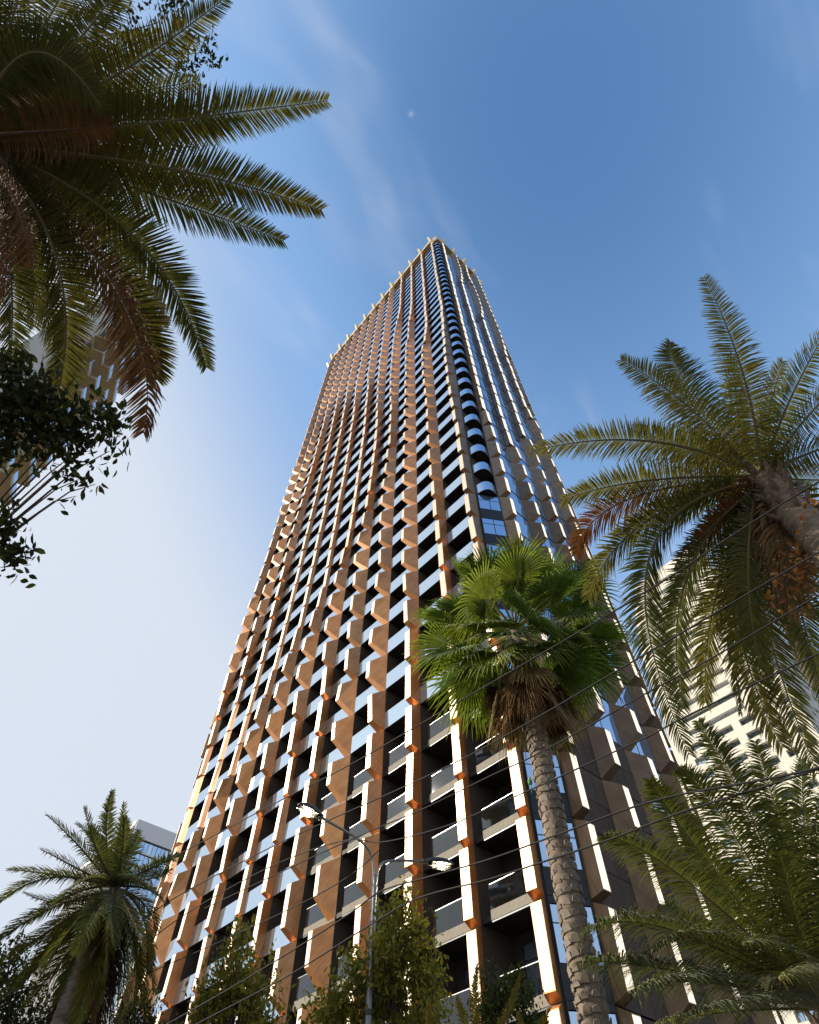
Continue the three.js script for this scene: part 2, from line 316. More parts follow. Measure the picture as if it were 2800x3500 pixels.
// the narrow corner: round glass balconies above, flat bay windows on the lower storeys
{
  const x = R0.clone().sub(L0).normalize(), wdt = R0.distanceTo(L0), n = V(-x.z, 0, x.x); if (n.z < 0) n.negate();
  const m0 = (l) => new THREE.Matrix4().makeBasis(x, UP, n).setPosition(L0.x, levelY(l), L0.z);
  const bow = (u) => 0.62 * (1 - Math.pow(2 * u - 1, 2));
  const curve = (y0, y1, z, inner) => {
    const list = [], N = 18;
    for (let k = 0; k < N; k++) {
      const u0 = k / N, u1 = (k + 1) / N, X = (u) => 0.07 + (wdt - 0.14) * u;
      const q = (y) => [V(X(u0), y, bow(u0) + z), V(X(u1), y, bow(u1) + z), V(X(u1), y, inner ?? bow(u1) + z - 0.02), V(X(u0), y, inner ?? bow(u0) + z - 0.02)];
      list.push(hexa(q(y0), q(y1)));
    }
    return merge(list);
  };
  const gl = curve(0.0, 1.22, 0), rim = curve(-0.05, -0.005, 0.02), sl = curve(0.02, 0.22, -0.03, -0.4), cap = curve(1.225, 1.25, 0.006);
  const jambs = merge([box(0, 0, -0.9, 0.06, FL - 0.01, 0.05), box(wdt - 0.06, 0, -0.9, wdt, FL - 0.01, 0.05)]);
  const wall = box(0.06, 0.02, -0.62, wdt - 0.06, FL - 0.02, -0.55);
  const flatA = box(0.08, 1.1, 0.1, wdt * 0.52 - 0.02, 3.0, 0.12), flatB = box(wdt * 0.52 + 0.02, 1.1, 0.1, wdt - 0.08, 3.0, 0.12), sill = box(0.06, 0.02, -0.1, wdt - 0.06, 1.08, 0.11);
  const fr = merge([box(0.06, 1.08, 0.05, 0.1, 3.05, 0.13), box(wdt - 0.1, 1.08, 0.05, wdt - 0.06, 3.05, 0.13), box(wdt * 0.52 - 0.025, 1.08, 0.05, wdt * 0.52 + 0.025, 3.05, 0.13), box(0.1, 2.35, 0.06, wdt - 0.1, 2.39, 0.132), box(0.06, 3.05, -0.1, wdt - 0.06, FL, 0.115)]);
  for (let l = -2; l < TOPL; l++) {
    const j = part('corner_jamb', jambs, M.frame, tower); j.applyMatrix4(m0(l));
    if (l >= 10) {
      const s = part('balcony_slab', sl, M.slab, tower); s.applyMatrix4(m0(l)); part('balcony_rim', rim, M.rail, s); part('curved_glass', gl, M.glassBlue, s); part('handrail', cap, M.rail, s);
      const w = part('balcony_door', wall, M.glassDark, tower); w.applyMatrix4(m0(l));
    } else {
      const s = part('bay_window', merge([sill, fr].map((g) => g.clone())), M.frame, tower); s.applyMatrix4(m0(l)); part('pane', flatA, M.glassBlue, s); part('pane', flatB, M.glassBlue, s);
    }
  }
  const crown = part('corner_crown', curve(-0.1, 4.4, 0.42, -0.4), M.gold, tower); crown.applyMatrix4(m0(TOPL));
}
// golden band along the roof edge
{
  const band = [];
  const run = (cols) => { for (let i = 0; i < cols.length - 1; i++) { const a = cols[i].p, b = cols[i + 1].p, na = cols[i].n, nb = cols[i + 1].n; const q = (y, o0, o1) => [a.clone().addScaledVector(na, o0).setY(y), b.clone().addScaledVector(nb, o0).setY(y), b.clone().addScaledVector(nb, o1).setY(y), a.clone().addScaledVector(na, o1).setY(y)]; band.push(hexa(q(levelY(TOPL) + 0.9, 0.62, -0.3), q(levelY(TOPL) + 2.7, 0.62, -0.3))); } };
  run(left); run(right);
  part('roof_band', merge(band), M.gold, tower);
  for (const cols of [left, right]) for (const c of cols) {      // wedge-shaped caps over the columns
    const P = (x, y, z) => V(c.s * x, y, z), q = [P(-0.05, 0.5, 0.6), P(0.62, 0.5, 0.6), P(0.62, 0.1, -0.1), P(-0.05, 0.1, -0.1)], t = [P(0.1, 3.2, 1.45), P(0.5, 3.2, 1.45), P(0.62, 3.1, -0.1), P(-0.05, 3.1, -0.1)], f = (a) => c.s > 0 ? a : [a[1], a[0], a[3], a[2]];
    const k = part('roof_cap', hexa(f(q), f(t)), M.gold, tower), m = basis(c); m.setPosition(c.p.x, levelY(TOPL) + 0.2, c.p.z); k.applyMatrix4(m);
  }
}

/* ---------- the neighbouring buildings ---------- */
// local frame of a facade: x along it, y up, z outwards
const frameAt = (o, x, p) => { const z = x.clone().cross(UP); o.applyMatrix4(new THREE.Matrix4().makeBasis(x, UP, z).setPosition(p)); return o; };
{
  // beige apartment house at the upper left, seen from far below
  const C = V(-35.8, 0, -26.6), x = V(0.418, 0, 0.908).normalize().negate(), H = 80, FH = 3.0, E0 = 8.5;    // x runs back towards the corner
  const b = thing('apartment_building', 'beige apartment building with stacked balconies behind the big palm at upper left', 'building');
  const beige = std({ color: lin(0.52, 0.41, 0.25), roughness: 0.9, map: concreteTex }), pale = std({ color: lin(0.66, 0.65, 0.62), roughness: 0.85, map: concreteTex });
  frameAt(b, x, C.clone().addScaledVector(x, -E0));                // E0 metres of it, its right end at x = E0
  part('wall', box(0, 0, -3.5, E0, H, 0), pale, b);
  part('roof', box(-0.3, H, -3.6, E0 + 0.3, H + 0.5, 0.5), pale, b);
  const soffA = box(E0 - 2.6, 0, 0, E0 + 0.5, 0.16, 1.8), soffB = box(0, 0, 0, 2.8, 0.16, 2.0), soffC = box(1.3, 0, 2.0, 2.8, 0.16, 2.8);
  const edgeA = merge([box(E0 - 2.6, -0.02, 1.8, E0 + 0.5, 0.34, 1.9), box(E0 + 0.5, -0.02, 0, E0 + 0.6, 0.34, 1.9)]), edgeB = merge([box(0, -0.02, 2.0, 1.3, 0.34, 2.1), box(1.3, -0.02, 2.8, 2.8, 0.34, 2.9), box(2.8, -0.02, 0, 2.9, 0.34, 2.9)]);
  const glA = box(E0 - 2.5, 0.34, 1.8, E0 + 0.45, 1.1, 1.84), glB = merge([box(0, 0.34, 2.0, 1.3, 1.1, 2.04), box(1.3, 0.34, 2.8, 2.8, 1.1, 2.84)]);
  const winF = merge([box(3.1, 0.2, 0, 3.2, 2.35, 0.2), box(4.7, 0.2, 0, 4.8, 2.35, 0.2), box(3.1, 2.35, 0, 4.8, 2.5, 0.2), box(3.1, 0.1, 0, 4.8, 0.2, 0.28)]), winP = box(3.2, 0.2, 0.02, 4.7, 2.35, 0.05);
  const slit = box(5.0, 0.5, -0.02, 5.2, 2.3, 0.03), slit2 = box(5.5, 0.5, -0.02, 5.7, 2.3, 0.03), hood = merge([box(4.95, 2.32, 0, 5.25, 2.4, 0.25), box(5.45, 2.32, 0, 5.75, 2.4, 0.25)]);
  const back = box(0.3, 0.3, 0.01, 2.5, 2.4, 0.05), soffBC = merge([soffB, soffC]);
  for (let f = 3; f < 26; f++) {
    const y = H - 0.2 - (26 - f) * FH;
    for (const [s, e, g] of [[soffA, edgeA, glA], [soffBC, edgeB, glB]]) { const o = part('balcony', s, beige, b); o.position.y = y; part('fascia', e, pale, o); part('glass_guard', g, M.glass, o); }
    const w = part('window', winF, pale, b); w.position.y = y; part('pane', winP, M.glassBlue, w);
    const w2 = part('window', hood, pale, b); w2.position.y = y; part('pane', slit, M.glassDark, w2); part('pane', slit2, M.glassDark, w2);
    const w3 = part('balcony_door', back, M.glassBlue, b); w3.position.y = y;
  }
}
{
  // office tower far behind the small palm at the lower left
  const top = at(475, 2801, 190), H = top.y;
  const b = thing('office_tower', 'glass office tower with white floor bands behind the small palm at lower left', 'building', [top.x, 0, top.z]);
  b.rotation.y = 0;
  const bandM = std({ color: lin(0.72, 0.72, 0.70), roughness: 0.6 }), finM = std({ color: lin(0.62, 0.58, 0.52), roughness: 0.6 });
  const FH = 3.75, WR = 46, WL = 44, y1 = H - 5.2, n = Math.floor(y1 / FH);
  const R = new THREE.Matrix4().makeBasis(dR, UP, nR), Lm = new THREE.Matrix4().makeBasis(dL.clone().negate(), UP, nL);
  part('core', merge([box(0.5, 0, -WL + 0.5, WR, H - 1, -0.5).applyMatrix4(R)]), M.core, b);
  part('roof_parapet', merge([box(-0.2, y1, -0.6, 15, H, 0.3).applyMatrix4(R), box(15, y1 - 0.2, -0.6, WR, H + 1.6, 1.1).applyMatrix4(R), box(-WL, y1 + 3.4, -0.6, -0.3, H, 0.5).applyMatrix4(Lm)]), bandM, b);
  const pane = box(0.05, 0.35, -0.1, 1.42, FH - 0.55, 0);
  let count = 0; const rest = [], mull = [];
  for (let f = 0; f < n; f++) {
    const y = y1 - (f + 1) * FH;
    const band = part('floor_band', merge([box(-0.1, y - 0.25, -0.3, 15, y + 0.2, 0.35), box(15, y - 0.05, -0.3, WR, y + 0.4, 1.15)].map((g) => g.applyMatrix4(R))), bandM, b);
    for (let k = 0; k < 31; k++) {
      const z = k < 10 ? 0 : 0.8, m = R.clone().multiply(new THREE.Matrix4().makeTranslation(0.1 + k * 1.48, y, z));
      if (f < 15 && k < 20) { const p = part('pane', pane, (f * 3 + k * 7 + (k * f) % 5) % 4 ? M.glassBlue : M.glass, b); p.applyMatrix4(m); count++; } else rest.push(pane.clone().applyMatrix4(m));
      mull.push(box(-0.05, 0.1, -0.1, 0.02, FH - 0.2, 0.12).applyMatrix4(m));
    }
  }
  part('panes', merge(rest), M.glassBlue, b, 'stuff'); part('mullions', merge(mull), M.frame, b, 'stuff');
  const column = merge([0, 1, 2].map((k) => box(22 + k * 11, 0, 0.9, 22.9 + k * 11, H - 3, 1.3).applyMatrix4(R))); part('white_column', column, bandM, b);
  const fin = box(-0.18, 0, 0, 0.18, y1 + 3.3, 0.9);
  for (let k = 0; k < 17; k++) { const f = part('vertical_fin', fin, finM, b); f.applyMatrix4(Lm.clone().multiply(new THREE.Matrix4().makeTranslation(-0.8 - k * 2.55, 0, 0))); }
  part('dark_glazing', box(-WL, 0, -0.3, -0.3, y1 + 3.3, -0.05).applyMatrix4(Lm), M.glassDark, b);
  part('roof_mast', box(17, H, -9, 17.14, H + 9, -8.86).applyMatrix4(R), M.rail, b);
}
{
  // sunlit white tower at the right, its left edge swept like a sail
  const P = at(2480, 2400, 130), x = dL.clone().negate();
  const b = thing('white_tower', 'sunlit white concrete tower with slot windows and curved edge at right', 'building', [P.x, 0, P.z]);
  const onWall = (px, py) => { const d = at(px, py, 1).sub(camera.position), o = camera.position.clone().sub(b.position); const t = -o.dot(nL) / d.dot(nL); const q = o.addScaledVector(d, t); return [q.dot(x), q.y]; };
  const edge = [[2172, 2010], [2172, 2110], [2202, 2270], [2264, 2450], [2326, 2660], [2386, 2880]].map((p) => onWall(...p));
  const tr = onWall(2470, 2010), topY = edge[0][1], RX = tr[0];
  const edgeX = (y) => { for (let i = 1; i < edge.length; i++) if (y >= edge[i][1]) return lerp(edge[i][0], edge[i - 1][0], (y - edge[i][1]) / (edge[i - 1][1] - edge[i][1])); return edge[edge.length - 1][0]; };
  const sh = new THREE.Shape(); sh.moveTo(RX, 0); sh.lineTo(RX, topY + 1); sh.lineTo(edge[0][0] + 0.6, topY + 1);
  const pts = []; for (let k = 0; k <= 40; k++) { const y = topY - k / 40 * (topY - 2); pts.push([edgeX(y), y]); } for (const p of pts) sh.lineTo(...p); sh.lineTo(pts[40][0], 0);
  const FH = 3.3, rows = Math.floor((topY - 6) / FH), cells = [];
  for (let r = 0; r < rows; r++) {
    const y = topY - 4.2 - r * FH, x0 = edgeX(y) + 4.4, xp = RX - 9.2;
    const low = r > 13;
    const slots = low ? [[x0, x0 + 3.2], [xp - 9, xp - 4.6], [xp - 2.8, xp + 0.6]] : [[x0 + (r % 2) * 0.6, xp - (r % 3) * 0.3]];
    slots.push([xp + 2.4, xp + 4.6], [xp + 6.1, xp + 8.2]);
    for (const [a, c] of slots) if (c - a > 1) cells.push([a, c, y, low ? 1.5 : 1.25]);
  }
  for (const [a, c, y, h] of cells) { const w = new THREE.Path(); w.moveTo(a, y); w.lineTo(a, y + h); w.lineTo(c, y + h); w.lineTo(c, y); w.closePath(); sh.holes.push(w); }
  const m = new THREE.Matrix4().makeBasis(x, UP, nL);
  const wall = new THREE.ExtrudeGeometry(sh, { depth: 0.9, bevelEnabled: false }); wall.translate(0, 0, -0.9);
  part('wall', wall, M.white, b).applyMatrix4(m);
  const body = new THREE.Shape(); body.moveTo(RX - 0.4, 0); body.lineTo(RX - 0.4, topY); body.lineTo(edge[0][0] + 2.6, topY); for (const p of pts) body.lineTo(p[0] + 0.5, p[1]); body.lineTo(pts[40][0] + 0.5, 0);
  const bg = new THREE.ExtrudeGeometry(body, { depth: 20, bevelEnabled: false }); bg.translate(0, 0, -22);
  part('body', bg, M.white, b).applyMatrix4(m);
  for (const [a, c, y, h] of cells) {
    const w = part('window', box(a + 0.02, y + 0.02, -0.85, c - 0.02, y + h * 0.98, -0.8), (a * 7 + y * 3) % 5 < 2 ? M.glass : M.glassDark, b); w.applyMatrix4(m);
    for (const t of [0.33, 0.66]) part('window_bar', box(lerp(a, c, t) - 0.05, y + 0.02, -0.79, lerp(a, c, t) + 0.05, y + h - 0.02, -0.72), M.frame, w);
  }
  // the face round the corner, running away to the right
  const q = V().addScaledVector(x, RX), m2 = new THREE.Matrix4().makeBasis(dR, UP, nR).setPosition(q), sh2 = new THREE.Shape(); sh2.moveTo(0.02, 0); sh2.lineTo(34, 0); sh2.lineTo(34, topY - 9); sh2.lineTo(17, topY - 9); sh2.lineTo(17, topY + 1); sh2.lineTo(0.02, topY + 1);
  const cells2 = [];
  for (let r = 0; r < rows; r++) for (const [a, c] of [[2, 5.4], [7.2, 10.6], [12.2, 15.4], [18.4, 22.4], [24.6, 28.6]]) { const y = topY - 4.2 - r * FH; if (a > 17 && r < 3) continue; cells2.push([a + (r % 3) * 0.35, c, y, 1.5]); }
  for (const [a, c, y, h] of cells2) { const w = new THREE.Path(); w.moveTo(a, y); w.lineTo(a, y + h); w.lineTo(c, y + h); w.lineTo(c, y); w.closePath(); sh2.holes.push(w); }
  const wall2 = new THREE.ExtrudeGeometry(sh2, { depth: 0.9, bevelEnabled: false }); wall2.translate(0, 0, -0.9);
  part('side_wall', wall2, M.white, b).applyMatrix4(m2);
  for (const [a, c, y, h] of cells2.slice(0, 130)) part('window', box(a + 0.02, y + 0.02, -0.85, c - 0.02, y + h - 0.02, -0.8), M.glassDark, b).applyMatrix4(m2);
}

/* ---------- plants ---------- */
const leafTexN = (a, b, z) => noiseTex(128, (u, v) => { const k = 0.82 + 0.25 * tileN(u, v, a, b, z); return [k, k, k * 0.95]; });
const leafTex = leafTexN(4, 20, 3.3);
const leafMat = (r, g, b, t = 0.3) => phys({ color: lin(r, g, b), roughness: 0.9, transmission: t, thickness: 0, ior: 1.35, specularIntensity: 0.45, vertexColors: true, map: leafTex });
const woodMat = (r, g, b) => std({ color: lin(r, g, b), roughness: 0.85, vertexColors: true });
const W2 = 1.6232, vpt = (x, y, d) => at(x * W2, y * W2, d);
const G = {
  palm: [leafMat(0.185, 0.215, 0.058, 0.42), leafMat(0.23, 0.24, 0.060, 0.42), leafMat(0.145, 0.18, 0.055, 0.42)],
  dark: [leafMat(0.135, 0.145, 0.034, 0.5), leafMat(0.165, 0.165, 0.034, 0.5), leafMat(0.105, 0.125, 0.034, 0.5)],
  lush: [leafMat(0.165, 0.21, 0.048, 0.45), leafMat(0.21, 0.235, 0.048, 0.45), leafMat(0.13, 0.175, 0.048, 0.45)],
  dead: leafMat(0.20, 0.115, 0.062, 0.12), tan: leafMat(0.36, 0.27, 0.16, 0.2), rust: leafMat(0.30, 0.13, 0.045, 0.25), maroon: leafMat(0.10, 0.05, 0.035, 0.1),
  rachis: woodMat(0.14, 0.115, 0.04), rachisDark: woodMat(0.075, 0.055, 0.03), rachisDead: woodMat(0.13, 0.08, 0.05),
  bark: woodMat(0.19, 0.145, 0.105), barkDark: woodMat(0.11, 0.085, 0.065),
};
const curve3 = (a, m, b) => new THREE.QuadraticBezierCurve3(a, m.clone().multiplyScalar(2).sub(a.clone().add(b).multiplyScalar(0.5)), b);
function tube(curve, n, rad, sides, colour, bump) {       // tapered tube with vertex colours
  const pos = [], col = [], uv = [], idx = [], fr = curve.computeFrenetFrames(n, false), len = curve.getLength();
  for (let i = 0; i <= n; i++) {
    const t = i / n, p = curve.getPointAt(t), r = rad(t);
    for (let k = 0; k <= sides; k++) {
      const a = k / sides * Math.PI * 2, kk = k % sides, b = bump ? bump(t * len, kk / sides) : 0, q = fr.normals[i].clone().multiplyScalar(Math.cos(a)).addScaledVector(fr.binormals[i], Math.sin(a));
      pos.push(p.x + q.x * (r + b), p.y + q.y * (r + b), p.z + q.z * (r + b)); uv.push(k / sides, t * len); const c = colour(t, kk / sides, b); col.push(c[0], c[1], c[2]);
    }
  }
  for (let i = 0; i < n; i++) for (let k = 0; k < sides; k++) { const a = i * (sides + 1) + k, b = a + sides + 1; idx.push(a, b, a + 1, a + 1, b, b + 1); }
  return geo(pos, idx, uv, col);
}
// a feather frond: rachis with blades on both sides
function frond(parent, a, m, b, o) {
  const c = curve3(a, m, b), len = c.getLength(), r0 = o.r0 ?? 0.026;
  const rach = part('frond', tube(c, 22, (t) => lerp(r0, 0.004, Math.pow(t, 0.75)), 6, (t) => { const k = lerp(1.1, 0.8, t) * rr(0.95, 1.05); return [k, k, k]; }), o.rachis ?? G.rachis, parent);
  const pos = [], uv = [], col = [], idx = [], n = Math.round(len / (o.gap ?? 0.034)), L = o.len ?? 0.42, wd = o.w ?? 0.021, t0 = o.t0 ?? 0.1, up = o.up ?? UP;
  for (let i = 0; i < n; i++) for (const sgn of [-1, 1]) {
    if (o.thin && rnd() < o.thin) continue;
    const t = t0 + (1 - t0) * (i + rr(-0.3, 0.3)) / n, tt = clamp(t, 0, 1), p = c.getPoint(tt), T = c.getTangent(tt).normalize();
    const S = T.clone().cross(up); if (S.lengthSq() < 0.02) S.copy(T).cross(V(0.3, 0.2, 1)); S.normalize(); const N = S.clone().cross(T).normalize();
    const rel = clamp((t - t0) / (1 - t0), 0, 1), prof = Math.pow(Math.sin(Math.PI * clamp(0.10 + 0.86 * rel, 0, 1)), 0.55) * lerp(1, 0.72, rel), l = L * Math.max(0.14, prof) * rr(0.86, 1.08);
    const ang = lerp(o.a0 ?? 1.22, o.a1 ?? 0.5, Math.pow(rel, 1.3)) + rr(-0.07, 0.07);
    const dir = T.clone().multiplyScalar(Math.cos(ang)).addScaledVector(S, sgn * Math.sin(ang)).addScaledVector(N, (o.vee ?? 0.28) + rr(-0.1, 0.1)).normalize();
    const sag = (o.sag ?? 0.22) * rr(0.5, 1.4) + (rnd() < 0.06 ? 0.3 : 0), face = dir.clone().cross(N).normalize(), k0 = rr(0.72, 1.2), tip = o.tips ? rr(0.9, 1.9) : 1, yl = (o.yellow ?? 0.15) * rnd();
    const base = pos.length / 3, st = [[0, 0.5], [0.22, 1], [0.5, 0.95], [0.78, 0.62], [1, 0.04]];
    st.forEach(([s, w], q) => {
      const x = p.clone().addScaledVector(dir, l * s * (1 - 0.25 * sag * s)).addScaledVector(UP, -l * sag * s * s), e = face.clone().multiplyScalar(wd * w * 0.5 * (0.75 + 0.5 * prof));
      const k = k0 * (q === 4 ? tip : 1), cc = [k * (1 + yl * 1.6), k * (1 + yl * 0.5), k * (1 - yl * 0.5)];
      pos.push(x.x - e.x, x.y - e.y, x.z - e.z, x.x + e.x, x.y + e.y, x.z + e.z); uv.push(0, s, 1, s); col.push(...cc, ...cc);
      if (q) { const v = base + q * 2; idx.push(v - 2, v - 1, v, v - 1, v + 1, v); }
    });
  }
  const g = geo(pos, idx, uv, col); part('leaflets', g, o.mat, rach, 'stuff'); return rach;
}
const palmRing = (p, q) => 0.010 * Math.pow(Math.abs(Math.sin(p * 31 + 1.2 * Math.sin(q * 6.28))), 6) + 0.012 * noise.noise(p * 9, q * 9, 1.5) + 0.006 * noise.noise(p * 40, Math.cos(q * 6.28) * 6, Math.sin(q * 6.28) * 6);
function trunk(parent, pts, r0, r1, mat, amp = 1, name = 'trunk') {
  const c = new THREE.CatmullRomCurve3(pts);
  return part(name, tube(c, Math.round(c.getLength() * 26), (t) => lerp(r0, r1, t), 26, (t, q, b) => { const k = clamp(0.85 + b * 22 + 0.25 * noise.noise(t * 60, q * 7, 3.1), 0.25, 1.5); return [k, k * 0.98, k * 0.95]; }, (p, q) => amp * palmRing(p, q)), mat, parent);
}
// a ring of dead leaf bases under a crown
function boots(parent, c, r, h, mat, n) { for (let i = 0; i < n; i++) { const a = i * 2.39996, y = -h * (i / n), d = V(Math.cos(a), 0, Math.sin(a)), p = c.clone().addScaledVector(d, r * 0.8).add(V(0, y, 0)), q = p.clone().addScaledVector(d, 0.16).add(V(0, 0.24, 0)), m = p.clone().lerp(q, 0.5).addScaledVector(d, 0.03); part('leaf_base', tube(curve3(p, m, q), 4, (t) => lerp(0.05, 0.028, t), 5, () => { const k = rr(0.6, 1.2); return [k, k, k]; }), mat, parent); } }

function featherPalm(spec) {
  const C = vpt(...spec.c), palm = thing(spec.name, spec.label, 'palm tree', [C.x, 0, C.z], spec.group);
  palm.updateMatrixWorld(); const loc = (p) => p.sub(V(C.x, 0, C.z)), c0 = V(0, C.y, 0);
  for (const f of spec.fronds) {
    const [mx, my, dm, tx, ty, dt, kind, bx, by, bd] = f;
    const jit = V(rr(-0.06, 0.06), rr(-0.05, 0.08), rr(-0.06, 0.06));
    const a = bx !== undefined ? loc(vpt(bx, by, spec.c[2] + (bd ?? 0))) : c0.clone().add(jit), m = loc(vpt(mx, my, spec.c[2] + dm * (spec.k ?? 1))), b = loc(vpt(tx, ty, spec.c[2] + dt * (spec.k ?? 1)));
    const o = { ...spec.o, mat: spec.mats[Math.floor(rnd() * spec.mats.length)] };
    if (kind === 'dead') Object.assign(o, { mat: G.dead, rachis: G.rachisDead, sag: 0.7, thin: 0.25, vee: 0.05, tips: 0 });
    if (kind === 'tan') Object.assign(o, { mat: G.tan, rachis: G.rachisDead, sag: 0.55, thin: 0.1, vee: 0 });
    if (kind === 'rust') Object.assign(o, { mat: G.rust, rachis: G.rachisDead, sag: 0.4, thin: 0.1 });
    if (kind === 'maroon') Object.assign(o, { mat: G.maroon, rachis: G.rachisDead, sag: 0.8, thin: 0.2 });
    const fr = frond(palm, a, m, b, o);
    if (kind) fr.userData.label = { dead: 'dry brown frond', tan: 'dry tan frond', rust: 'frond turning rusty orange', maroon: 'dead dark red hanging frond' }[kind];
  }
  return { palm, c0, C };
}
{ // upper left, close overhead
  const { palm, c0 } = featherPalm({ name: 'feather_palm', label: 'large dark feather palm reaching in overhead at the upper left', c: [-60, 300, 7.2], mats: G.dark,
    o: { len: 0.54, gap: 0.018, w: 0.0175, r0: 0.034, tips: 1, rachis: G.rachis, sag: 0.14, a0: 1.42, a1: 0.8, yellow: 0.3 },
    fronds: [[300, 262, 0, 690, 212, 0.3], [330, 350, -0.1, 678, 442, 0.1], [280, 395, 0.4, 598, 508, 0.5], [262, 478, -0.2, 435, 775, 0], [235, 585, -0.4, 330, 800, -0.3], [240, 600, -0.5, 302, 912, -0.5, 'dead'],
      [118, 540, -0.5, 112, 872, -0.7], [205, 182, 0.2, 476, -6, 0.4], [148, 104, 0.3, 262, -50, 0.5], [62, 112, -0.3, 218, 232, -0.5], [0, 130, 0.1, 62, -90, 0.2], [110, 275, -0.4, 232, 268, -0.4, 'dead'], [214, 254, 0.2, 478, 264, 0.3],
      [10, 480, -0.5, 22, 770, -0.8], [40, 420, -0.2, 70, 690, -0.5], [70, 400, 0.2, 200, 660, 0.1], [120, 360, 0.5, 350, 590, 0.7], [60, 200, 0.5, 340, 70, 0.7], [150, 330, 0.6, 470, 400, 0.9], [120, 230, 0.8, 420, 170, 1.1],
      [-10, 460, -0.7, -4, 640, -1, 'dead'], [20, 400, -0.8, 66, 560, -1.1, 'dead'], [-20, 60, 0.2, 10, -120, 0.3], [90, 60, 0.6, 170, -90, 0.8], [180, 450, 0.3, 330, 720, 0.3], [40, 520, 0, 160, 800, -0.1], [-40, 120, 0, -30, -60, 0]] });
  trunk(palm, [V(-0.1, 0, 0.1), V(-0.05, c0.y * 0.5, 0.05), V(0, c0.y - 0.1, 0)], 0.3, 0.24, G.barkDark, 1.5); boots(palm, c0.clone().add(V(0, -0.1, 0)), 0.24, 0.9, G.rachisDead, 26);
}
{ // right
  const { palm, c0, C } = featherPalm({ name: 'feather_palm', label: 'tall feather palm at right with rusty fronds and orange fruit leaves', c: [1605, 1010, 8.8], mats: G.palm,
    o: { len: 0.58, gap: 0.024, w: 0.019, r0: 0.034, rachis: G.rachis, sag: 0.36, a0: 1.4, a1: 0.75, yellow: 0.25, tips: 1 },
    fronds: [[1568, 800, 0, 1483, 582, 0.3], [1462, 868, 0, 1306, 757, 0.2], [1450, 815, 0.6, 1412, 720, 0.9], [1375, 930, 0, 1120, 950, -0.3], [1365, 1012, -0.2, 1188, 1052, -0.5], [1322, 1052, 0.1, 1213, 1168, -0.1, 'rust'],
      [1362, 1098, -0.2, 1240, 1262, -0.6], [1372, 1160, -0.6, 1452, 1590, -1.6], [1452, 1200, -0.6, 1438, 1492, -1.3], [1512, 1240, -0.5, 1486, 1480, -1.1], [1552, 1270, -0.6, 1650, 1575, -1.5], [1600, 1250, -0.7, 1722, 1630, -1.6],
      [1660, 1190, -0.4, 1735, 1470, -1], [1660, 850, 0, 1745, 690, 0.1], [1690, 890, 0.3, 1810, 770, 0.4], [1690, 960, 0, 1860, 905, -0.1], [1670, 1060, -0.3, 1810, 1150, -0.6], [1640, 1110, -0.6, 1690, 1242, -0.9, 'tan'], [1622, 1130, -0.5, 1686, 1295, -0.9, 'tan'],
      [1560, 900, 0.6, 1545, 745, 0.9], [1480, 960, 0.7, 1330, 900, 1], [1440, 1060, 0.6, 1290, 1130, 0.5], [1500, 1130, 0.1, 1395, 1330, -0.3], [1560, 1150, 0.2, 1560, 1390, -0.3], [1690, 1010, 0.5, 1800, 1010, 0.7], [1620, 870, 0.7, 1650, 760, 1],
      [1575, 1180, -0.9, 1600, 1400, -1.5], [1530, 1080, -0.3, 1420, 1190, -0.6, 'rust'], [1610, 1090, 0.2, 1640, 1210, 0, 'tan']] });
  trunk(palm, [V(0, 0, 0), V(0, c0.y * 0.5, 0), V(0, c0.y - 0.05, 0)], 0.27, 0.2, G.bark, 1.6); boots(palm, c0.clone().add(V(0, -0.05, 0)), 0.2, 1.1, G.rachisDead, 30);
  // bunches of round orange leaves below the crown
  const disc = new THREE.SphereGeometry(0.046, 8, 4, 0, Math.PI * 2, 0, 0.95); disc.scale(1, 0.8, 0.8);
  const mats = [[0.46, 0.20, 0.045], [0.36, 0.13, 0.035], [0.55, 0.28, 0.06]].map(([r, g, b]) => phys({ color: lin(r, g, b), roughness: 0.9, transmission: 0.35, thickness: 0 }));
  const base = V(C.x, 0, C.z);
  for (let k = 0; k < 280; k++) {
    const t = rnd(), x = lerp(1715, 1650, t) + rr(-38, 38) * (0.5 + t), y = lerp(1075, 1275, t) + rr(-40, 40);
    const q = vpt(Math.max(x, 1606), y, 7.9 + rr(-0.35, 0.35)).sub(base), m = part('orange_leaf', disc, mats[k % 3], palm); m.position.copy(q); m.rotation.set(rr(-1.2, 1.2), rr(-1.5, 1.5), rr(0, 6)); m.scale.setScalar(rr(0.7, 1.25));
  }
  const tw = []; for (let k = 0; k < 9; k++) tw.push(tube(curve3(vpt(1720 + k * 2, 1060 + k * 8, 8).sub(base), vpt(1700 - k * 5, 1150 + k * 8, 7.9).sub(base), vpt(1690 - k * 9, 1200 + k * 11, 7.8).sub(base)), 8, () => 0.006, 4, () => [1, 1, 1]));
  part('fruit_stalks', merge(tw), G.rachisDead, palm, 'stuff');
}
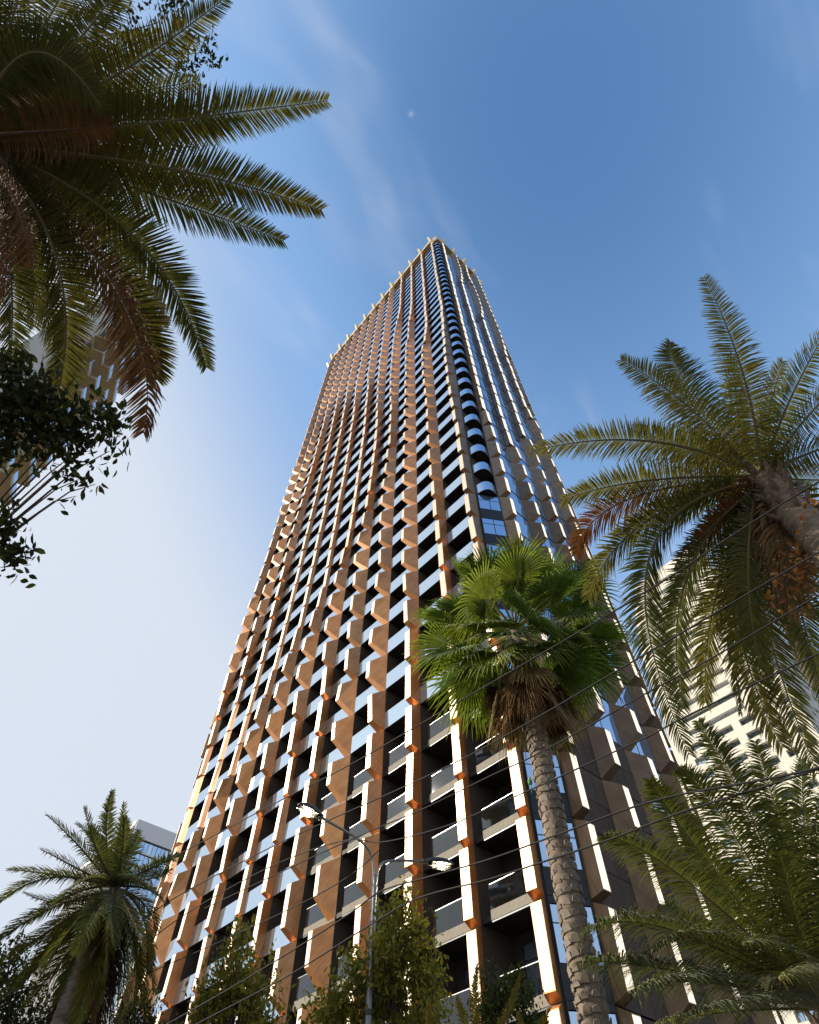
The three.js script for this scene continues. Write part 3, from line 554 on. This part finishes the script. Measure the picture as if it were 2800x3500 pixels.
{ // a bare leaning trunk behind it
  const a = vpt(1655, 1290, 9.6), t = thing('leaning_palm', 'bare dark palm trunk leaning out of view below the right palm', 'palm tree', [a.x + 2.6, 0, a.z - 1.2]);
  const l = (p) => p.sub(t.position), b = vpt(1730, 1440, 9.0);
  trunk(t, [V(0, 0, 0), V(-0.3, 4, 0.1), l(b.clone()), l(a.clone())], 0.16, 0.12, G.barkDark, 0.8);
  for (let k = 0; k < 12; k++) { const an = k * 0.52 + 0.2, d = V(Math.cos(an), 0, Math.sin(an)), p = l(a.clone()); frond(t, p, p.clone().addScaledVector(d, 0.8).add(V(0, 0.5, 0)), p.clone().addScaledVector(d, 1.7).add(V(0, -0.2 - (k % 3) * 0.3, 0)), { len: 0.34, gap: 0.04, w: 0.026, mat: G.dark[k % 3], sag: 0.3, r0: 0.02 }); }
}
{ // lower left, further away
  const { palm, c0 } = featherPalm({ name: 'feather_palm', label: 'date palm with full round crown in front of the glass office tower, lower left', c: [240, 1872, 14], k: 0.78, mats: G.lush,
    o: { len: 0.52, gap: 0.030, w: 0.024, r0: 0.04, rachis: G.rachisDark, sag: 0.38, a0: 1.15, a1: 0.45, yellow: 0.35, vee: 0.45, tips: 1 },
    fronds: [[224, 1765, 0, 237, 1665, 0.3], [172, 1788, 0, 97, 1716, 0.2], [150, 1822, 0.4, 85, 1788, 0.8], [118, 1842, 0, 18, 1832, -0.2], [108, 1848, -0.3, -12, 1908, -0.9], [100, 1916, -0.2, -16, 1992, -0.9], [118, 1950, -0.5, 0, 2028, -1.3], [118, 1990, -0.8, -4, 2110, -1.9],
      [150, 1996, -0.9, 52, 2120, -2], [182, 2000, -1, 118, 2140, -2.2, 'maroon'], [206, 2002, -1.1, 168, 2150, -2.4], [232, 2006, -1.1, 206, 2160, -2.4, 'maroon'], [262, 2000, -1.1, 248, 2150, -2.3], [282, 1966, -0.8, 282, 2110, -1.8], [300, 1930, -0.6, 312, 2052, -1.3], [308, 1872, -0.3, 346, 1904, -0.8], [322, 1826, -0.1, 378, 1800, -0.3],
      [272, 1806, 0.3, 292, 1748, 0.7], [258, 1790, -0.5, 262, 1720, -0.9], [318, 1850, 0.4, 356, 1832, 0.6], [200, 1770, 0.6, 176, 1700, 1], [160, 1880, -0.6, 66, 1940, -1.4], [172, 1930, -1, 92, 2040, -2], [300, 1900, 0.5, 330, 1960, 0.4], [208, 1800, -0.7, 190, 1740, -1.2], [140, 1900, 0.6, 50, 1880, 0.9], [150, 1950, 0.5, 60, 1990, 0.4], [230, 1950, -1.2, 216, 2060, -2.2], [190, 1980, -0.4, 140, 2090, -1, 'maroon'], [250, 1970, -0.6, 236, 2090, -1.2, 'maroon'], [222, 1985, -0.2, 190, 2110, -0.7, 'maroon'], [285, 1995, 0, 300, 2120, -0.6], [268, 1990, -1.3, 258, 2130, -2.6], [225, 2000, -1.3, 190, 2140, -2.5], [176, 1985, -1.2, 120, 2110, -2.3], [140, 1965, -0.8, 40, 2080, -1.7], [296, 1955, -0.9, 322, 2085, -1.8], [212, 1790, 0.1, 160, 1735, 0.2], [246, 1800, 0.5, 262, 1690, 0.9], [190, 1850, -0.9, 120, 1900, -1.8], [280, 1850, -0.8, 330, 1890, -1.7], [236, 1900, -1.6, 238, 1990, -2.8], [200, 1920, -1.5, 160, 2010, -2.7], [272, 1920, -1.4, 300, 2000, -2.4], [212, 2010, -1.4, 200, 2170, -2.8, 'dead'], [240, 2010, -1.3, 228, 2165, -2.6, 'maroon'], [215, 2020, -0.9, 175, 2190, -1.8, 'maroon'], [190, 2020, -0.8, 130, 2190, -1.6, 'dead'], [228, 2030, -1, 200, 2210, -2, 'maroon'], [250, 2020, -1.4, 240, 2190, -2.8], [205, 2010, -1.5, 150, 2180, -2.9], [185, 2030, -0.6, 110, 2170, -1.2], [170, 2040, -0.5, 90, 2190, -1, 'maroon']] });
  trunk(palm, [V(0, 0, 0), V(0, c0.y * 0.5, 0), V(0, c0.y - 0.1, 0)], 0.2, 0.2, G.barkDark, 2.5); boots(palm, c0.clone().add(V(0, -0.2, 0)), 0.2, 1.4, G.rachisDead, 40);
}
{ // lower right, close
  const { palm, c0 } = featherPalm({ name: 'feather_palm', label: 'lush low palm with long arching fronds filling the lower right corner', c: [1738, 2130, 8.5], mats: G.lush,
    o: { len: 0.68, gap: 0.024, w: 0.019, r0: 0.026, rachis: G.rachis, sag: 0.42, a0: 1.38, a1: 0.75, yellow: 0.3, tips: 1, vee: 0.35 },
    fronds: [[1605, 1770, 0, 1470, 1518, 0.4], [1660, 1800, 0.2, 1590, 1560, 0.6], [1500, 1830, -0.3, 1369, 1643, -0.4], [1455, 1862, -0.7, 1276, 1762, -1.2], [1548, 1760, 0.3, 1430, 1622, 0.5], [1520, 1988, -1, 1366, 2016, -1.7], [1420, 1960, -0.9, 1230, 1972, -1.5], [1450, 2050, -1.3, 1228, 2024, -2], [1500, 2070, -1.6, 1330, 2090, -2.4],
      [1700, 1830, 0.3, 1690, 1600, 0.6], [1740, 1850, 0, 1745, 1650, 0.2], [1560, 1900, 0.5, 1440, 1740, 0.9], [1620, 1960, 0.6, 1520, 1830, 1], [1640, 2020, -1, 1560, 1990, -1.6], [1600, 2110, -1.8, 1450, 2140, -2.6], [1680, 1950, -0.6, 1640, 1800, -0.8], [1560, 2010, 0.4, 1400, 1900, 0.6], [1780, 1900, 0, 1800, 1740, 0], [1600, 2050, 0.2, 1480, 1960, 0.3], [1690, 2060, -1.5, 1640, 2060, -2.2], [1540, 2130, -1, 1380, 2160, -1.6], [1700, 1890, 0.8, 1630, 1690, 1.3]] });
  trunk(palm, [V(0, 0, 0), V(0, c0.y * 0.5, 0), V(0, c0.y, 0)], 0.2, 0.17, G.barkDark, 1.2); boots(palm, c0.clone(), 0.17, 0.7, G.rachisDead, 20);
}
// three small palms whose tips rise at the bottom edge
[[[1010, 2235, 12.5], [[1000, 2130, 0, 1006, 2030, 0], [980, 2160, 0.2, 962, 2098, 0.4], [1060, 2150, 0, 1096, 2052, 0]], 'young palm with upright yellow-green fronds below the glowing strips, bottom centre'],
 [[880, 2215, 12.5], [[870, 2170, 0, 872, 2110, 0], [850, 2180, 0.2, 838, 2134, 0.3], [900, 2180, 0, 902, 2100, 0], [840, 2190, 0, 798, 2146, 0]], 'young palm with short frond tips just right of the lamp post'],
 [[1110, 2230, 12], [[1100, 2190, 0, 1092, 2130, 0], [1130, 2180, 0, 1160, 2120, 0]], 'young palm tips at the bottom edge left of the ringed trunk']].forEach(([c, fr, label]) => {
  const { palm, c0 } = featherPalm({ name: 'young_palm', label, c, mats: G.palm, o: { len: 0.26, gap: 0.03, w: 0.02, r0: 0.014, sag: 0.3, yellow: 0.9, a0: 1.0, a1: 0.4, t0: 0.25 }, fronds: fr });
  trunk(palm, [V(0, 0, 0), V(0, c0.y * 0.5, 0), V(0, c0.y, 0)], 0.12, 0.1, G.barkDark, 1);
});
// the fan palm in front of the tower
{
  const palm = thing('fan_palm', 'fan palm with ringed trunk and hanging dry skirt in front of the tower', 'palm tree', [2.46, 0, -9.9]);
  const C = V(0, 11.35, 0);
  const fan = (B, D, N, pl, R, droop, mat, pet, n = 46, spread = 2.45) => {
    const S = D.clone().cross(N).normalize(), H = B.clone().addScaledVector(D, pl).addScaledVector(UP, -droop * pl * 0.25);
    const pc = curve3(B, B.clone().lerp(H, 0.5).addScaledVector(UP, droop * 0.08 * pl + 0.04), H);
    const leaf = part('leaf', tube(pc, 8, (t) => lerp(0.026, 0.012, t), 5, (t) => { const k = lerp(0.8, 1.15, t); return [k, k, k]; }), pet, palm);
    const pos = [], col = [], uv = [], idx = [], cut = 0.5;
    const fold = rr(0.1, 0.35);
    for (let k = 0; k < n; k++) {
      const a = lerp(-spread, spread, (k + 0.5) / n), da = spread / n, L = R * (0.80 + 0.2 * Math.cos(a * 0.8)) * rr(0.9, 1.06), k0 = rr(0.75, 1.18);
      const P = (ang, rad, lift, sag) => { const q = D.clone().multiplyScalar(Math.cos(ang)).addScaledVector(S, Math.sin(ang)); return H.clone().addScaledVector(q, rad).addScaledVector(N, lift - Math.abs(Math.sin(ang)) * 0 + fold * rad * Math.abs(Math.sin(ang * 0.6))).addScaledVector(UP, -sag * R); };
      const s1 = droop * 0.06, s2 = droop * rr(0.16, 0.3), s3 = droop * rr(0.4, 0.85) + (rnd() < 0.12 ? 0.25 : 0);
      const v = [P(a, 0.01, 0, 0), P(a - da, L * cut, -0.018, s1), P(a, L * cut, 0.02, s1), P(a + da, L * cut, -0.018, s1), P(a - da * 0.42, L * 0.78, 0, s2), P(a + da * 0.42, L * 0.78, 0, s2), P(a, L, 0, s3)];
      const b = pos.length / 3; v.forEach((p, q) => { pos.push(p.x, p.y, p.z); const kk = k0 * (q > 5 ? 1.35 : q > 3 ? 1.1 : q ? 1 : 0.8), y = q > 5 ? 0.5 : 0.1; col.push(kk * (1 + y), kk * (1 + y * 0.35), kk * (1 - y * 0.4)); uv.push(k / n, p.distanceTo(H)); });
      idx.push(b, b + 1, b + 2, b, b + 2, b + 3, b + 1, b + 4, b + 2, b + 2, b + 5, b + 3, b + 4, b + 5, b + 2, b + 4, b + 6, b + 5);
    }
    const ni = geo(pos, idx, uv, col); part('blade', ni.toNonIndexed(), mat, leaf, 'stuff').geometry.computeVertexNormals(); return leaf;
  };
  const green = [leafMat(0.17, 0.27, 0.036, 0.55), leafMat(0.21, 0.31, 0.036, 0.55), leafMat(0.135, 0.235, 0.038, 0.5), leafMat(0.25, 0.33, 0.04, 0.55)], petM = woodMat(0.20, 0.19, 0.055), N0 = 46;
  for (let i = 0; i < N0; i++) {
    const u = (i + 0.5) / N0, el = lerp(1.25, -0.95, Math.pow(u, 0.9)) + rr(-0.12, 0.12), az = i * 2.39996 + rr(-0.2, 0.2), D = V(Math.cos(az) * Math.cos(el), Math.sin(el), Math.sin(az) * Math.cos(el));
    const N = UP.clone().addScaledVector(D, -D.y); if (N.lengthSq() < 0.05) N.set(Math.cos(az + 1.6), 0, Math.sin(az + 1.6)); N.normalize(); N.applyAxisAngle(D, rr(-0.9, 0.9));
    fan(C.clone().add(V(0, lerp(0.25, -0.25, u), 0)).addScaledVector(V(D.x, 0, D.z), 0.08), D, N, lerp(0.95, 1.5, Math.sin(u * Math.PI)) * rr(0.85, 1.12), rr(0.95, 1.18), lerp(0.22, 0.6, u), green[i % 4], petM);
  }
  for (let i = 0; i < 22; i++) {
    const az = i * 2.39996, el = lerp(-0.85, -1.4, rnd()), D = V(Math.cos(az) * Math.cos(el), Math.sin(el), Math.sin(az) * Math.cos(el)), N = UP.clone().addScaledVector(D, -D.y).normalize();
    const l = fan(C.clone().add(V(0, -0.3 - i * 0.014, 0)).addScaledVector(V(D.x, 0, D.z), 0.12), D, N, rr(0.8, 1.5), rr(0.6, 0.8), 0.7, i % 3 ? G.tan : G.dead, G.rachisDead, 30, 1.15); l.userData.label = 'dry hanging leaf';
  }
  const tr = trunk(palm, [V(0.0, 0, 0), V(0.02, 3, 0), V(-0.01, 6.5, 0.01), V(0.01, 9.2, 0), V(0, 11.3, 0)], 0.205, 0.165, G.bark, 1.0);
  // old leaf bases that ring the lower trunk
  const scale = (() => { const s = new THREE.Shape(); s.moveTo(-0.06, 0); s.lineTo(0.06, 0); s.lineTo(0.045, 0.075); s.lineTo(0.01, 0.10); s.lineTo(-0.04, 0.08); s.closePath(); const g = new THREE.ExtrudeGeometry(s, { depth: 0.012, bevelEnabled: true, bevelSize: 0.004, bevelThickness: 0.004, bevelSegments: 1, steps: 1 }); g.setAttribute('color', new THREE.Float32BufferAttribute(new Array(g.attributes.position.count * 3).fill(0.95), 3)); return g; })();
  const scaleM = [woodMat(0.21, 0.165, 0.12), woodMat(0.16, 0.12, 0.09), woodMat(0.25, 0.205, 0.155)];
  for (let k = 0; k < 290; k++) { const y = 3.7 + k * 0.0185, a = k * 0.72 + rr(-0.1, 0.1), r = lerp(0.205, 0.165, y / 11.3) + 0.004, m = part('bark_scale', scale, scaleM[k % 3], tr); m.position.set(Math.sin(a) * r, y, Math.cos(a) * r); m.rotation.set(0.16 + rr(-0.06, 0.1), a, rr(-0.15, 0.15), 'YXZ'); m.scale.set(rr(0.8, 1.25), rr(0.7, 1.15), 1); }
}

/* ---------- leafy trees ---------- */
const leafShape = (() => { const pos = [], idx = [0, 1, 2, 0, 2, 3, 1, 4, 2, 2, 5, 3, 4, 6, 2, 2, 6, 5]; for (const [x, y, z] of [[0, 0, 0], [-0.2, 0.28, 0.05], [0, 0.3, 0], [0.2, 0.28, 0.05], [-0.21, 0.58, 0.03], [0.21, 0.58, 0.03], [0, 1, -0.08]]) pos.push(x, y, z); return { pos, idx }; })();
function foliage(spots, n, size, twig) {                  // spots: [centre, radius]; leaves in small sprays
  const pos = [], idx = [], col = [], uv = [], q = new THREE.Quaternion(), e = new THREE.Euler(), p = new THREE.Vector3();
  const total = spots.reduce((s, b) => s + b[1] * b[1], 0);
  for (const [c, r] of spots) {
    const sprays = Math.round(n * r * r / total / 9);
    for (let s = 0; s < sprays; s++) {
      const d = V(rr(-1, 1), rr(-1, 1), rr(-1, 1)).normalize(), o = c.clone().addScaledVector(d, r * Math.pow(rnd(), 0.45) * rr(0.7, 1.28)), along = d.clone().multiplyScalar(0.5).add(V(rr(-0.7, 0.7), rr(-0.9, 0.3), rr(-0.7, 0.7))).normalize(), k1 = rr(0.7, 1.25);
      for (let l = 0; l < 9; l++) {
        const at0 = o.clone().addScaledVector(along, (l - 4) * size * 0.5).add(V(rr(-1, 1), rr(-1, 1), rr(-1, 1)).multiplyScalar(size * 0.35)), z = size * rr(0.6, 1.25), b = pos.length / 3, k = k1 * rr(0.75, 1.25), y = rnd() < 0.2 ? rnd() * 0.7 : 0;
        q.setFromEuler(e.set(rr(-1.5, 1.5) + 2.2, rr(-3.1, 3.1), rr(-1.2, 1.2)));
        for (let v = 0; v < 7; v++) { p.set(leafShape.pos[v * 3], leafShape.pos[v * 3 + 1], leafShape.pos[v * 3 + 2]).multiplyScalar(z).applyQuaternion(q).add(at0); pos.push(p.x, p.y, p.z); col.push(k * (1 + y), k * (1 + y * 0.5), k); uv.push(leafShape.pos[v * 3] + 0.5, leafShape.pos[v * 3 + 1]); }
        for (const v of leafShape.idx) idx.push(b + v);
      }
    }
  }
  return geo(pos, idx, uv, col).toNonIndexed();
}
function leafyTree(spec) {
  const root = V(spec.root.x, 0, spec.root.z), t = thing('leafy_tree', spec.label, 'tree', [root.x, 0, root.z], spec.group), spots = spec.spots.map(([x, y, d, r]) => [vpt(x, y, d).sub(root), r]);
  const g = foliage(spots, spec.n, spec.size); g.computeVertexNormals(); part('crown', g, spec.mat, t, 'stuff');
  const mean = spots.reduce((s, b) => s.add(b[0]), V(0, 0, 0)).multiplyScalar(1 / spots.length), top = V(mean.x * 0.7, mean.y, mean.z * 0.7);
  trunk(t, [V(0, 0, 0), V(top.x * 0.2, top.y * 0.45, top.z * 0.2), top.clone()], spec.r ?? 0.14, 0.05, G.barkDark, 0.5);
  for (const [c, r] of spots) part('limb', tube(curve3(top.clone().lerp(V(0, top.y * 0.5, 0), 0.35), top.clone().lerp(c, 0.55).add(V(0, -0.1, 0)), c.clone()), 10, (q) => lerp(0.028, 0.004, q), 6, () => [1, 1, 1]), G.barkDark, t);
  return t;
}
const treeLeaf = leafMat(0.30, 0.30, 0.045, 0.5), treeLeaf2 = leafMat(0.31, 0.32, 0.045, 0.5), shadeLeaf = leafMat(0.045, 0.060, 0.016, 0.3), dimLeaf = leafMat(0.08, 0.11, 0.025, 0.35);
const under = (x, y, d) => vpt(x, y, d);
leafyTree({ label: 'slim green tree in front of the bronze fins, left of the lamp post', root: under(495, 2150, 13.3), n: 4200, size: 0.15, mat: treeLeaf, spots: [[500, 1985, 13.3, 0.37], [478, 2030, 13.4, 0.45], [520, 2035, 14.9, 0.55], [500, 2085, 13.3, 0.71], [455, 2105, 13.3, 0.53], [545, 2100, 13.3, 0.58], [430, 2150, 13.3, 0.62], [500, 2150, 13.3, 0.89], [560, 2165, 13.3, 0.45], [512, 1955, 13.3, 0.18]] });
leafyTree({ label: 'broad leafy tree right behind the lamp post, before dark balconies', root: under(845, 2150, 13.8), n: 7800, size: 0.15, mat: treeLeaf2, spots: [[850, 1900, 13.8, 0.37], [822, 1945, 13.7, 0.45], [872, 1950, 13.9, 0.49], [845, 2000, 13.8, 0.71], [800, 2015, 13.6, 0.53], [892, 2000, 14.0, 0.40], [850, 2065, 13.8, 0.93], [770, 2075, 13.7, 0.67], [905, 2065, 13.9, 0.45], [720, 2105, 13.5, 0.62], [800, 2130, 13.7, 0.89], [880, 2130, 13.8, 0.71], [690, 2150, 13.5, 0.62], [748, 2030, 13.5, 0.31]] });
leafyTree({ label: 'dark shrubby tree in front of the lowest balconies by the young palm', root: under(1050, 2170, 17.5), n: 2600, size: 0.15, mat: dimLeaf, spots: [[1050, 2095, 17.5, 0.5], [1085, 2070, 17.5, 0.4], [1040, 2140, 17.5, 0.8], [1105, 2120, 17.5, 0.55], [1020, 2050, 17.5, 0.22]] });
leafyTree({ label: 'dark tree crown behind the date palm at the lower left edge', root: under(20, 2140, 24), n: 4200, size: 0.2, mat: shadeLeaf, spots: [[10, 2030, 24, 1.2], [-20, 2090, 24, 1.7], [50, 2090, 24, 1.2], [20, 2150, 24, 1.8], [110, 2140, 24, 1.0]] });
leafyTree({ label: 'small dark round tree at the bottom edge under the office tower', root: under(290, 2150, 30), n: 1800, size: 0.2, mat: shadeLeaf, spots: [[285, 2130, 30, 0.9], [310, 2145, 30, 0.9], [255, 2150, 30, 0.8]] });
{
  const r = vpt(-420, 1500, 7);
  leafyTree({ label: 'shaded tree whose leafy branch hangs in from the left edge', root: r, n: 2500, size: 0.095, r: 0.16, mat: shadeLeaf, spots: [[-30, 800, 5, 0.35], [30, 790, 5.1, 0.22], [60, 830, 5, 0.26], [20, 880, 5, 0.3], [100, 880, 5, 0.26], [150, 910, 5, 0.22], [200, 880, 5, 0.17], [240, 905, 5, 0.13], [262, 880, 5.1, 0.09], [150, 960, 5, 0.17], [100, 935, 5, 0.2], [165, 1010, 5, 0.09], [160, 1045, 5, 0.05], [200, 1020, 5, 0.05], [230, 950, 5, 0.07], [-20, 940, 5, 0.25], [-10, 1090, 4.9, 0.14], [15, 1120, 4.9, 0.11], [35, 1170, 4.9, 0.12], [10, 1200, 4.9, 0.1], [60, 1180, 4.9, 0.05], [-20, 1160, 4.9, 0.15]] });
}
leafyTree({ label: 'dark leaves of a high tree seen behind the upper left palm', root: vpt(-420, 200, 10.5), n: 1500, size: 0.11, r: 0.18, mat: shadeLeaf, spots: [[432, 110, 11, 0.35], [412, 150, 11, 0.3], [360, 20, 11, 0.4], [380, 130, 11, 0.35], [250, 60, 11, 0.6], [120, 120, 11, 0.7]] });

/* ---------- street lamp, wires, bird ---------- */
{
  const px = -0.85, pz = -16.2, topY = 9.0, steel = std({ color: lin(0.20, 0.205, 0.21), roughness: 0.38, metalness: 0.75 }), dark = std({ color: lin(0.045, 0.045, 0.047), roughness: 0.4, metalness: 0.5 });
  const lamp = thing('street_lamp', 'grey double-armed street lamp post in front of the bronze tower', 'street lamp', [px, 0, pz]);
  const lathe = (pts, n = 20) => new THREE.LatheGeometry(pts.map((p) => new THREE.Vector2(...p)), n);
  part('pole', lathe([[0.16, 0], [0.16, 0.5], [0.11, 0.56], [0.085, 4], [0.072, topY - 1.2], [0.072, topY - 1.1]]), steel, lamp);
  part('collar', lathe([[0.074, topY - 1.14], [0.086, topY - 1.13], [0.086, topY - 1.06], [0.078, topY - 1.05], [0.078, topY - 0.42], [0.088, topY - 0.41], [0.088, topY - 0.33], [0.07, topY - 0.32], [0.07, topY - 0.24], [0.08, topY - 0.23], [0.08, topY - 0.1], [0.055, topY - 0.04], [0, topY - 0.03]]), steel, lamp);
  part('clamp_ring', lathe([[0.08, topY - 2.9], [0.095, topY - 2.89], [0.095, topY - 2.8], [0.08, topY - 2.79]]), dark, lamp);
  part('cable_clip', box(0.07, topY - 1.0, -0.03, 0.11, topY - 0.5, 0.03), dark, lamp);
  const hit = (x, y, h) => { const d = at(x, y, 1).sub(camera.position); return camera.position.clone().addScaledVector(d, (h - 1.6) / d.y).sub(lamp.position); };
  for (const [hx, hy, lift] of [[1060, 2772, 0.62], [1500, 2950, 0.42]]) {
    const e = hit(hx, hy, topY + lift), flat = V(e.x, 0, e.z), L = flat.length(), u = flat.clone().normalize(), y = topY + lift;
    const c = new THREE.CatmullRomCurve3([V(0, topY - 0.2, 0).addScaledVector(u, 0.05), V(0, topY + 0.06, 0).addScaledVector(u, 0.07), V(0, topY + lift * 0.62, 0).addScaledVector(u, 0.18), V(0, y - 0.06, 0).addScaledVector(u, 0.5), V(0, y, 0).addScaledVector(u, L - 0.3)]);
    const arm = part('arm', new THREE.TubeGeometry(c, 40, 0.034, 10), steel, lamp);
    const head = new THREE.Group(); head.name = 'lamp_head'; head.position.copy(V(0, y, 0).addScaledVector(u, L)); head.rotation.y = Math.atan2(-u.z, u.x); lamp.add(head);
    const shell = new THREE.SphereGeometry(1, 28, 14, 0, Math.PI * 2, 0, Math.PI * 0.56); shell.scale(0.40, 0.13, 0.17);
    part('housing', shell, dark, head);
    const bowl = new THREE.SphereGeometry(1, 28, 12, 0, Math.PI * 2, Math.PI * 0.5, Math.PI * 0.5); bowl.scale(0.29, 0.15, 0.145); bowl.translate(0.07, -0.015, 0);
    part('glass_bowl', bowl, phys({ color: lin(0.95, 0.93, 0.86), transmission: 1, thickness: 0, roughness: 0.08, ior: 1.5 }), head);
    part('reflector', box(-0.2, -0.03, -0.12, 0.32, -0.018, 0.12), std({ color: lin(0.8, 0.78, 0.72), roughness: 0.25, metalness: 0.8 }), head);
    const bulb = new THREE.CapsuleGeometry(0.028, 0.16, 6, 12); bulb.rotateZ(Math.PI / 2); bulb.translate(0.07, -0.07, 0);
    part('bulb', bulb, std({ color: lin(1, 0.95, 0.85), emissive: lin(1, 0.86, 0.62), emissiveIntensity: 9 }), head);
    part('socket', box(-0.42, -0.05, -0.06, -0.28, 0.06, 0.06), dark, head);
    const l = new THREE.PointLight(new THREE.Color(1, 0.84, 0.6), 12, 30, 2); l.position.set(0.07, -0.10, 0); l.castShadow = true; head.add(l);
  }
}
{
  const onPlane = (x, y, dist) => { const d = at(x, y, 1).sub(camera.position); return camera.position.clone().addScaledVector(d, dist / -d.dot(nL)); };
  const cable = std({ color: lin(0.008, 0.008, 0.008), roughness: 0.8 });
  const wires = [
    ['highest overhead wire, crossing the fan palm crown', 5.4, 0.013, [[3000, 1530], [2629, 1749], [2246, 2000], [1804, 2262], [1503, 2436], [1206, 2609], [955, 2738], [640, 2905], [330, 3075], [-60, 3300]]],
    ['second overhead wire from the top, passing just below the fan palm crown', 5.5, 0.013, [[3000, 1770], [2590, 2010], [2300, 2181], [2042, 2332], [1845, 2448], [1607, 2581], [1391, 2685], [1084, 2822], [955, 2882], [569, 3087], [367, 3234], [184, 3325], [-60, 3432]]],
    ['third overhead wire from the top, over the fan palm trunk', 5.6, 0.012, [[3000, 1920], [2800, 2034], [2390, 2274], [2241, 2352], [2000, 2489], [1810, 2591], [1700, 2641], [1433, 2771], [1298, 2827], [1100, 2915], [700, 3105]]],
    ['fourth overhead wire from the top, passing close to the lamp arms', 5.7, 0.012, [[3000, 2140], [2325, 2459], [2240, 2506], [2088, 2575], [1925, 2650], [1700, 2749], [1548, 2816], [1292, 2880], [1206, 2869], [961, 2946], [600, 3148], [422, 3289], [245, 3405], [0, 3540]]],
    ['fifth overhead wire from the top, passing under the lamp heads', 5.8, 0.014, [[3000, 2560], [2760, 2634], [2240, 2736], [1925, 2846], [1680, 2935], [1445, 3003], [1295, 3050], [1200, 3120], [880, 3323], [578, 3497], [300, 3650]]],
    ['lowest overhead wire, crossing the lamp post and the leafy trees', 5.9, 0.014, [[3000, 2560], [2640, 2680], [2325, 2778], [2085, 2869], [1850, 2948], [1680, 3003], [1417, 3075], [1270, 3159], [996, 3329], [746, 3462], [480, 3600]]],
    ['thin wire running from the lamp post down to the lower left', 6.0, 0.011, [[1298, 2903], [1231, 2967], [1102, 3050], [760, 3215], [447, 3356], [187, 3500], [60, 3570]]],
  ];
  for (const [label, dist, r, pts] of wires) { const c = new THREE.CatmullRomCurve3(pts.map((p) => onPlane(p[0], p[1], dist)), false, 'centripetal'); tag(part('overhead_wire', new THREE.TubeGeometry(c, 90, r * 0.8, 6), cable, scene), label, 'wire'); }
}
{
  const p = at(1812, 2672, 10.6), bird = thing('green_bird', 'small green bird clinging to the left side of the fan palm trunk', 'bird', [p.x, p.y, p.z]);
  const g = std({ color: lin(0.09, 0.26, 0.07), roughness: 0.6 }), bodyPts = [[0, -0.075], [0.022, -0.055], [0.033, -0.015], [0.030, 0.025], [0.022, 0.05], [0.024, 0.07], [0.016, 0.088], [0, 0.094]].map((q) => new THREE.Vector2(...q));
  part('body', new THREE.LatheGeometry(bodyPts, 14), g, bird);
  const tail = new THREE.ConeGeometry(0.016, 0.17, 8); tail.rotateX(Math.PI); tail.translate(0, -0.14, 0); part('tail', tail, g, bird);
  const beak = new THREE.ConeGeometry(0.009, 0.028, 8); beak.rotateX(Math.PI / 2); beak.translate(0, 0.072, 0.032); part('beak', beak, std({ color: lin(0.5, 0.1, 0.05), roughness: 0.5 }), bird);
  for (const s of [-1, 1]) { const w = new THREE.SphereGeometry(1, 12, 8); w.scale(0.012, 0.055, 0.025); w.translate(s * 0.028, -0.005, 0); part('wing', w, g, bird); const eye = new THREE.SphereGeometry(0.004, 8, 6); eye.translate(s * 0.018, 0.076, 0.012); part('eye', eye, M.frame, bird); }
}

/* ---------- ground ---------- */
{
  const asphalt = std({ color: lin(0.055, 0.055, 0.057), roughness: 0.92, map: concreteTex }), pave = std({ color: lin(0.20, 0.19, 0.17), roughness: 0.9, map: concreteTex });
  const g = new THREE.CircleGeometry(3000, 64); g.rotateX(-Math.PI / 2);
  part('ground', g, std({ color: lin(0.09, 0.085, 0.075), roughness: 0.95 }), scene, 'structure').position.y = -0.03;
  const along = (w, z, y0, y1) => { const b = box(-140, y0, z - w / 2, 140, y1, z + w / 2); b.rotateY(yaw - Math.PI); return b; };
  const r = part('road', along(10, 0, -0.5, 0.004), asphalt, scene, 'structure'); r.position.copy(nL).multiplyScalar(-6.5);
  const p = part('pavement', along(7.2, 0, -0.5, 0.14), pave, scene, 'structure'); p.position.copy(nL).multiplyScalar(-15.2);
}

renderer.render(scene, camera);
